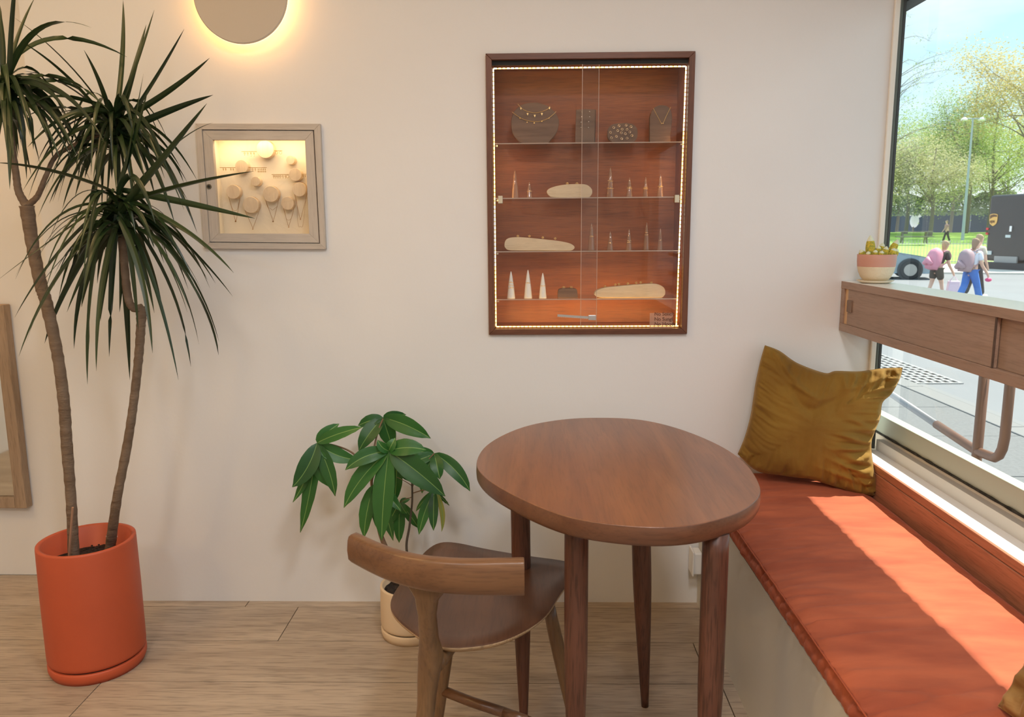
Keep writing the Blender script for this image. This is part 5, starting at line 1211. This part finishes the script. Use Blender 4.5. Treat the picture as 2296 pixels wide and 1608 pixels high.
shield([(2210.3,504),(2218,502.3),(2225.7,504),(2225.7,507),(2220,506.6),(2214.5,508),(2210.3,511)],SB,.020,'emblem_band',sh)
q=vp(2210.6,517.5,.036); ang=math.atan2(vr.y,vr.x); text('emblem_letters','ups',(q.x,q.y,q.z),8.5*k,SB,van,rot=(math.pi/2,0,ang),ext=.003)
for u in (2267,2420):
    c=vp(u,603)+vb*.6; c.z=ZG-.05+.40; wheel('wheel',c,.42,.5,vb,van) if u<2300 else None
obox('wheel_axle_box',vp(2266,600)+vb*.9,.42,.5,.2,mat('bumper_dark',(.04,.04,.045),.6),van,vr,vb)
# ---- people
SKIN=mat('skin',(.72,.45,.33),.6)
def skinmesh(name,V,E,R,m,parent,root=0,sub=1):
    me=bpy.data.meshes.new(name); me.from_pydata([Vector(v)-WL[parent.name] for v in V],E,[]); me.materials.append(m)
    o=bpy.data.objects.new(name,me); COL.objects.link(o); o.parent=parent; WL[o.name]=WL[parent.name].copy()
    me.attributes.get('x'); s=o.modifiers.new('skin','SKIN'); 
    sv=me.skin_vertices
    if not sv:
        bpy.context.view_layer.objects.active=o; 
    lay=me.skin_vertices[0] if me.skin_vertices else None
    if lay is None:
        o.select_set(True); bpy.context.view_layer.objects.active=o; bpy.ops.mesh.customdata_skin_add(); lay=me.skin_vertices[0]
    for i,r in enumerate(R):
        lay.data[i].radius=(r if isinstance(r,tuple) else (r,r)); lay.data[i].use_root=(i==root)
    s.use_smooth_shade=True
    ss=o.modifiers.new('sub','SUBSURF'); ss.levels=sub; ss.render_levels=sub
    return o
def person(foot,H,face,stride,shirt,pants,hair,label,shorts=False,armfwd=.1,bunz=True,lean=.05):
    """face: walking dir (unit)."""
    f=face.normalized(); r=Vector((f.y,-f.x,0)); Z=Vector((0,0,1)); b=foot
    t=thing('person',b,label,'person')
    hip=b+Z*H*.50; ch=b+Z*H*.72+f*lean; nk=b+Z*H*.83+f*lean*1.4; hd=b+Z*H*.925+f*lean*1.8
    kf=b+f*stride*.55+Z*H*.27; ff=b+f*stride+Z*H*.045; kb=b-f*stride*.25+Z*H*.28; fb=b-f*stride+Z*H*.06
    V=[hip,b+Z*H*.60,ch,nk,hd-Z*H*.03,hd+Z*H*.035, # 0-5
       hip+r*.085-Z*.05,kf+r*.08,ff+r*.08,ff+r*.08+f*.15-Z*.03, # 6-9
       hip-r*.085-Z*.05,kb-r*.08,fb-r*.08,fb-r*.08+f*.14-Z*.05, #10-13
       ch+r*.15+Z*.06,ch+r*.20-Z*.2+f*.02,ch+r*.19-Z*.42+f*(armfwd+.08),ch+r*.19-Z*.50+f*(armfwd+.12), #14-17
       ch-r*.15+Z*.06,ch-r*.20-Z*.2,ch-r*.19-Z*.40+f*armfwd,ch-r*.19-Z*.48+f*(armfwd+.05)]
    E=[(0,1),(1,2),(2,3),(3,4),(4,5),(0,6),(6,7),(7,8),(8,9),(0,10),(10,11),(11,12),(12,13),(2,14),(14,15),(15,16),(16,17),(2,18),(18,19),(19,20),(20,21)]
    R=[.12,.11,.12,.045,.082,.07,.085,.05,.034,.026,.085,.05,.034,.026,.055,.038,.028,.02,.055,.038,.028,.02]
    skinmesh('body',V,E,R,SKIN,t)
    skinmesh('shirt',[hip-Z*.03,V[1],V[2],V[2]+Z*.09+f*.01,V[14],V[14].lerp(V[15],.7),V[18],V[18].lerp(V[19],.7)],[(0,1),(1,2),(2,3),(2,4),(4,5),(2,6),(6,7)],[.135,.13,.14,.07,.075,.06,.075,.06],shirt,t)
    if shorts: skinmesh('shorts',[hip+Z*.07,V[6],V[6].lerp(V[7],.75),V[10],V[10].lerp(V[11],.75)],[(0,1),(1,2),(0,3),(3,4)],[.115,.10,.085,.10,.085],pants,t)
    else: skinmesh('trousers',[hip+Z*.07,V[6],V[7],V[8],V[10],V[11],V[12]],[(0,1),(1,2),(2,3),(0,4),(4,5),(5,6)],[.115,.10,.078,.075,.10,.078,.075],pants,t)
    skinmesh('hair',[hd+Z*.06,hd-f*.03+Z*.02,hd-f*.06-Z*.08,hd-f*.08-Z*.19],[(0,1),(1,2),(2,3)],[.085,.10,.07,.035],hair,t)
    bm=B(); 
    for sg in(-1,1): 
        q=V[9 if sg>0 else 13]; s0=V[8 if sg>0 else 12]; tube(bm,[s0-Z*.03-f*.04,q+f*.02],[.045,.04],8)
    newobj('shoes',bm,mat('white_shoes',(.8,.8,.78),.6),t)
    bm=B(); tube(bm,[hd+f*.085-Z*.005,hd+f*.105-Z*.03],[.012,.014],6); newobj('nose',bm,SKIN,t)
    bm=B(); 
    for sg in(-1,1): ball(bm,hd+f*.082+r*.032*sg+Z*.005,.010,1)
    newobj('eyes',bm,mat('eye_dark',(.03,.02,.02),.3),t)
    return t,V,f,r
def backpack(c,f,r,m,label,w=.16,h=.22,d=.11,tilt=0):
    t=thing('backpack',c-Vector((0,0,h)),label,'backpack'); Z=Vector((0,0,1))
    up_=(Z+f*tilt).normalized(); fo=(f-Z*tilt).normalized()
    bm=B(); rings=[]
    for k in range(9):
        a=k/8; z=-h+2*h*a; sc_=(1-abs(2*a-1)**3.2)**.42 if 0<a<1 else .3
        if a==0: sc_=.75
        wtop=1-.25*a
        rings.append([bm.verts.new(c+up_*z+r*(w*wtop*sc_*math.copysign(abs(math.cos(q))**.6,math.cos(q)))+fo*(d*sc_*math.copysign(abs(math.sin(q))**.6,math.sin(q)))) for q in [2*math.pi*i/16 for i in range(16)]])
    for A,Bq in zip(rings,rings[1:]):
        for j in range(16): bm.faces.new((A[j],A[(j+1)%16],Bq[(j+1)%16],Bq[j]))
    bm.faces.new(rings[0][::-1]); bm.faces.new(rings[-1]); newobj('bag_body',bm,m,t,smooth=True)
    bm=B(); tube(bm,[c-fo*d*1.05+up_*(-h*.7)-r*w*.6,c-fo*d*1.25+up_*(-h*.35),c-fo*d*1.05+up_*(-h*.7)+r*w*.6],[.05,.09,.05],8); newobj('front_pocket',bm,m,t,smooth=True)
    for sg in (-1,1): newobj('strap',tube(B(),catmull([c+fo*d*.8+up_*h*.8+r*.09*sg,c+fo*(d+.10)+up_*h*1.05+r*.11*sg,c+fo*(d+.23)+up_*h*.5+r*.12*sg,c+fo*d+up_*(-h*.6)+r*.13*sg],4),.016,6),m,t)
    return t
rightd=Vector((cy_,sy_,0)); 
walk=(rightd*.85+Vector((.5,.85,0)).normalized()*.45).normalized()
PINK=mat('pink_nylon',(.72,.30,.40),.7); MAUVE=mat('mauve_nylon',(.42,.30,.34),.7); BLACKC=mat('black_cotton',(.05,.045,.045),.8); WHT=mat('white_tshirt',(.75,.80,.90),.8); BLUE=mat('blue_denim',(.06,.20,.62),.8); OLV=mat('dark_olive_cloth',(.07,.06,.05),.8)
HB=mat('blond_hair',(.48,.34,.20),.7); HBR=mat('light_brown_hair',(.34,.22,.15),.7)
fp=onZ(2095,671,ZG-.05); t1,V1,f1_,r1_=person(fp,1.50,walk,.18,BLACKC,OLV,HB,'girl with blond hair in black top and shorts crossing the street',True,.12,lean=.14)
backpack(V1[2]-f1_*.25-Vector((0,0,.06)),f1_,r1_,PINK,'large bright pink backpack on the left-hand girl crossing the street',.19,.27,.15,tilt=.35)
hb=V1[17]; bg1=thing('hand_bag',hb-Vector((0,0,.5)),'pale pink carrier bag hanging from the hand of the left-hand girl','bag')
newobj('bag_body',prism(B(),[(hb.x-.13,hb.z-.12),(hb.x+.13,hb.z-.12),(hb.x+.16,hb.z-.42),(hb.x-.16,hb.z-.42)],'y',hb.y-.06,hb.y+.06),mat('pale_lilac_bag',(.80,.62,.75),.6),bg1,bevel=.02)
newobj('bag_base',prism(B(),[(hb.x-.16,hb.z-.42),(hb.x+.16,hb.z-.42),(hb.x+.16,hb.z-.50),(hb.x-.16,hb.z-.50)],'y',hb.y-.06,hb.y+.06),mat('crimson_bag_base',(.50,.08,.15),.6),bg1,bevel=.01)
newobj('handle',tube(B(),[(hb.x-.1,hb.y,hb.z-.12),(hb.x,hb.y,hb.z+.01),(hb.x+.1,hb.y,hb.z-.12)],.01,5),mat('pale_lilac_bag',(.80,.62,.75),.6),bg1)
fp=onZ(2170,684,ZG-.05); t2,V2,f2_,r2_=person(fp,1.58,walk,.27,WHT,BLUE,HBR,'girl in white T-shirt and blue trousers crossing the street',False,.16,lean=.06)
backpack(V2[2]-f2_*.24-Vector((0,0,.10)),f2_,r2_,MAUVE,'mauve grey backpack on the right-hand girl crossing the street',.18,.26,.14,tilt=.1)
bm=B(); ball(bm,V2[17]-Vector((0,0,.05)),.06,2,(1.3,.8,.8)); newobj('pink_purse',bm,mat('hot_pink',(.80,.08,.22),.6),None,smooth=True,label='small hot pink purse in the hand of the right-hand girl',cat='purse')
# taller person walking beyond, only the hair knot shows above
fp=onZ(2181,668,ZG-.05); person(fp,1.66,walk,.2,mat('cream_top',(.7,.62,.5),.8),BLACKC,HB,'fair-haired person walking just beyond the girl in the white T-shirt',False,.05)
q=rayd(2122,536,66); person(Vector((q.x,q.y,.15)),1.65,-rightd,.2,mat('rose_top',(.45,.25,.25),.8),BLACKC,HBR,'distant person in dark clothes standing on the park grass',False,.1)
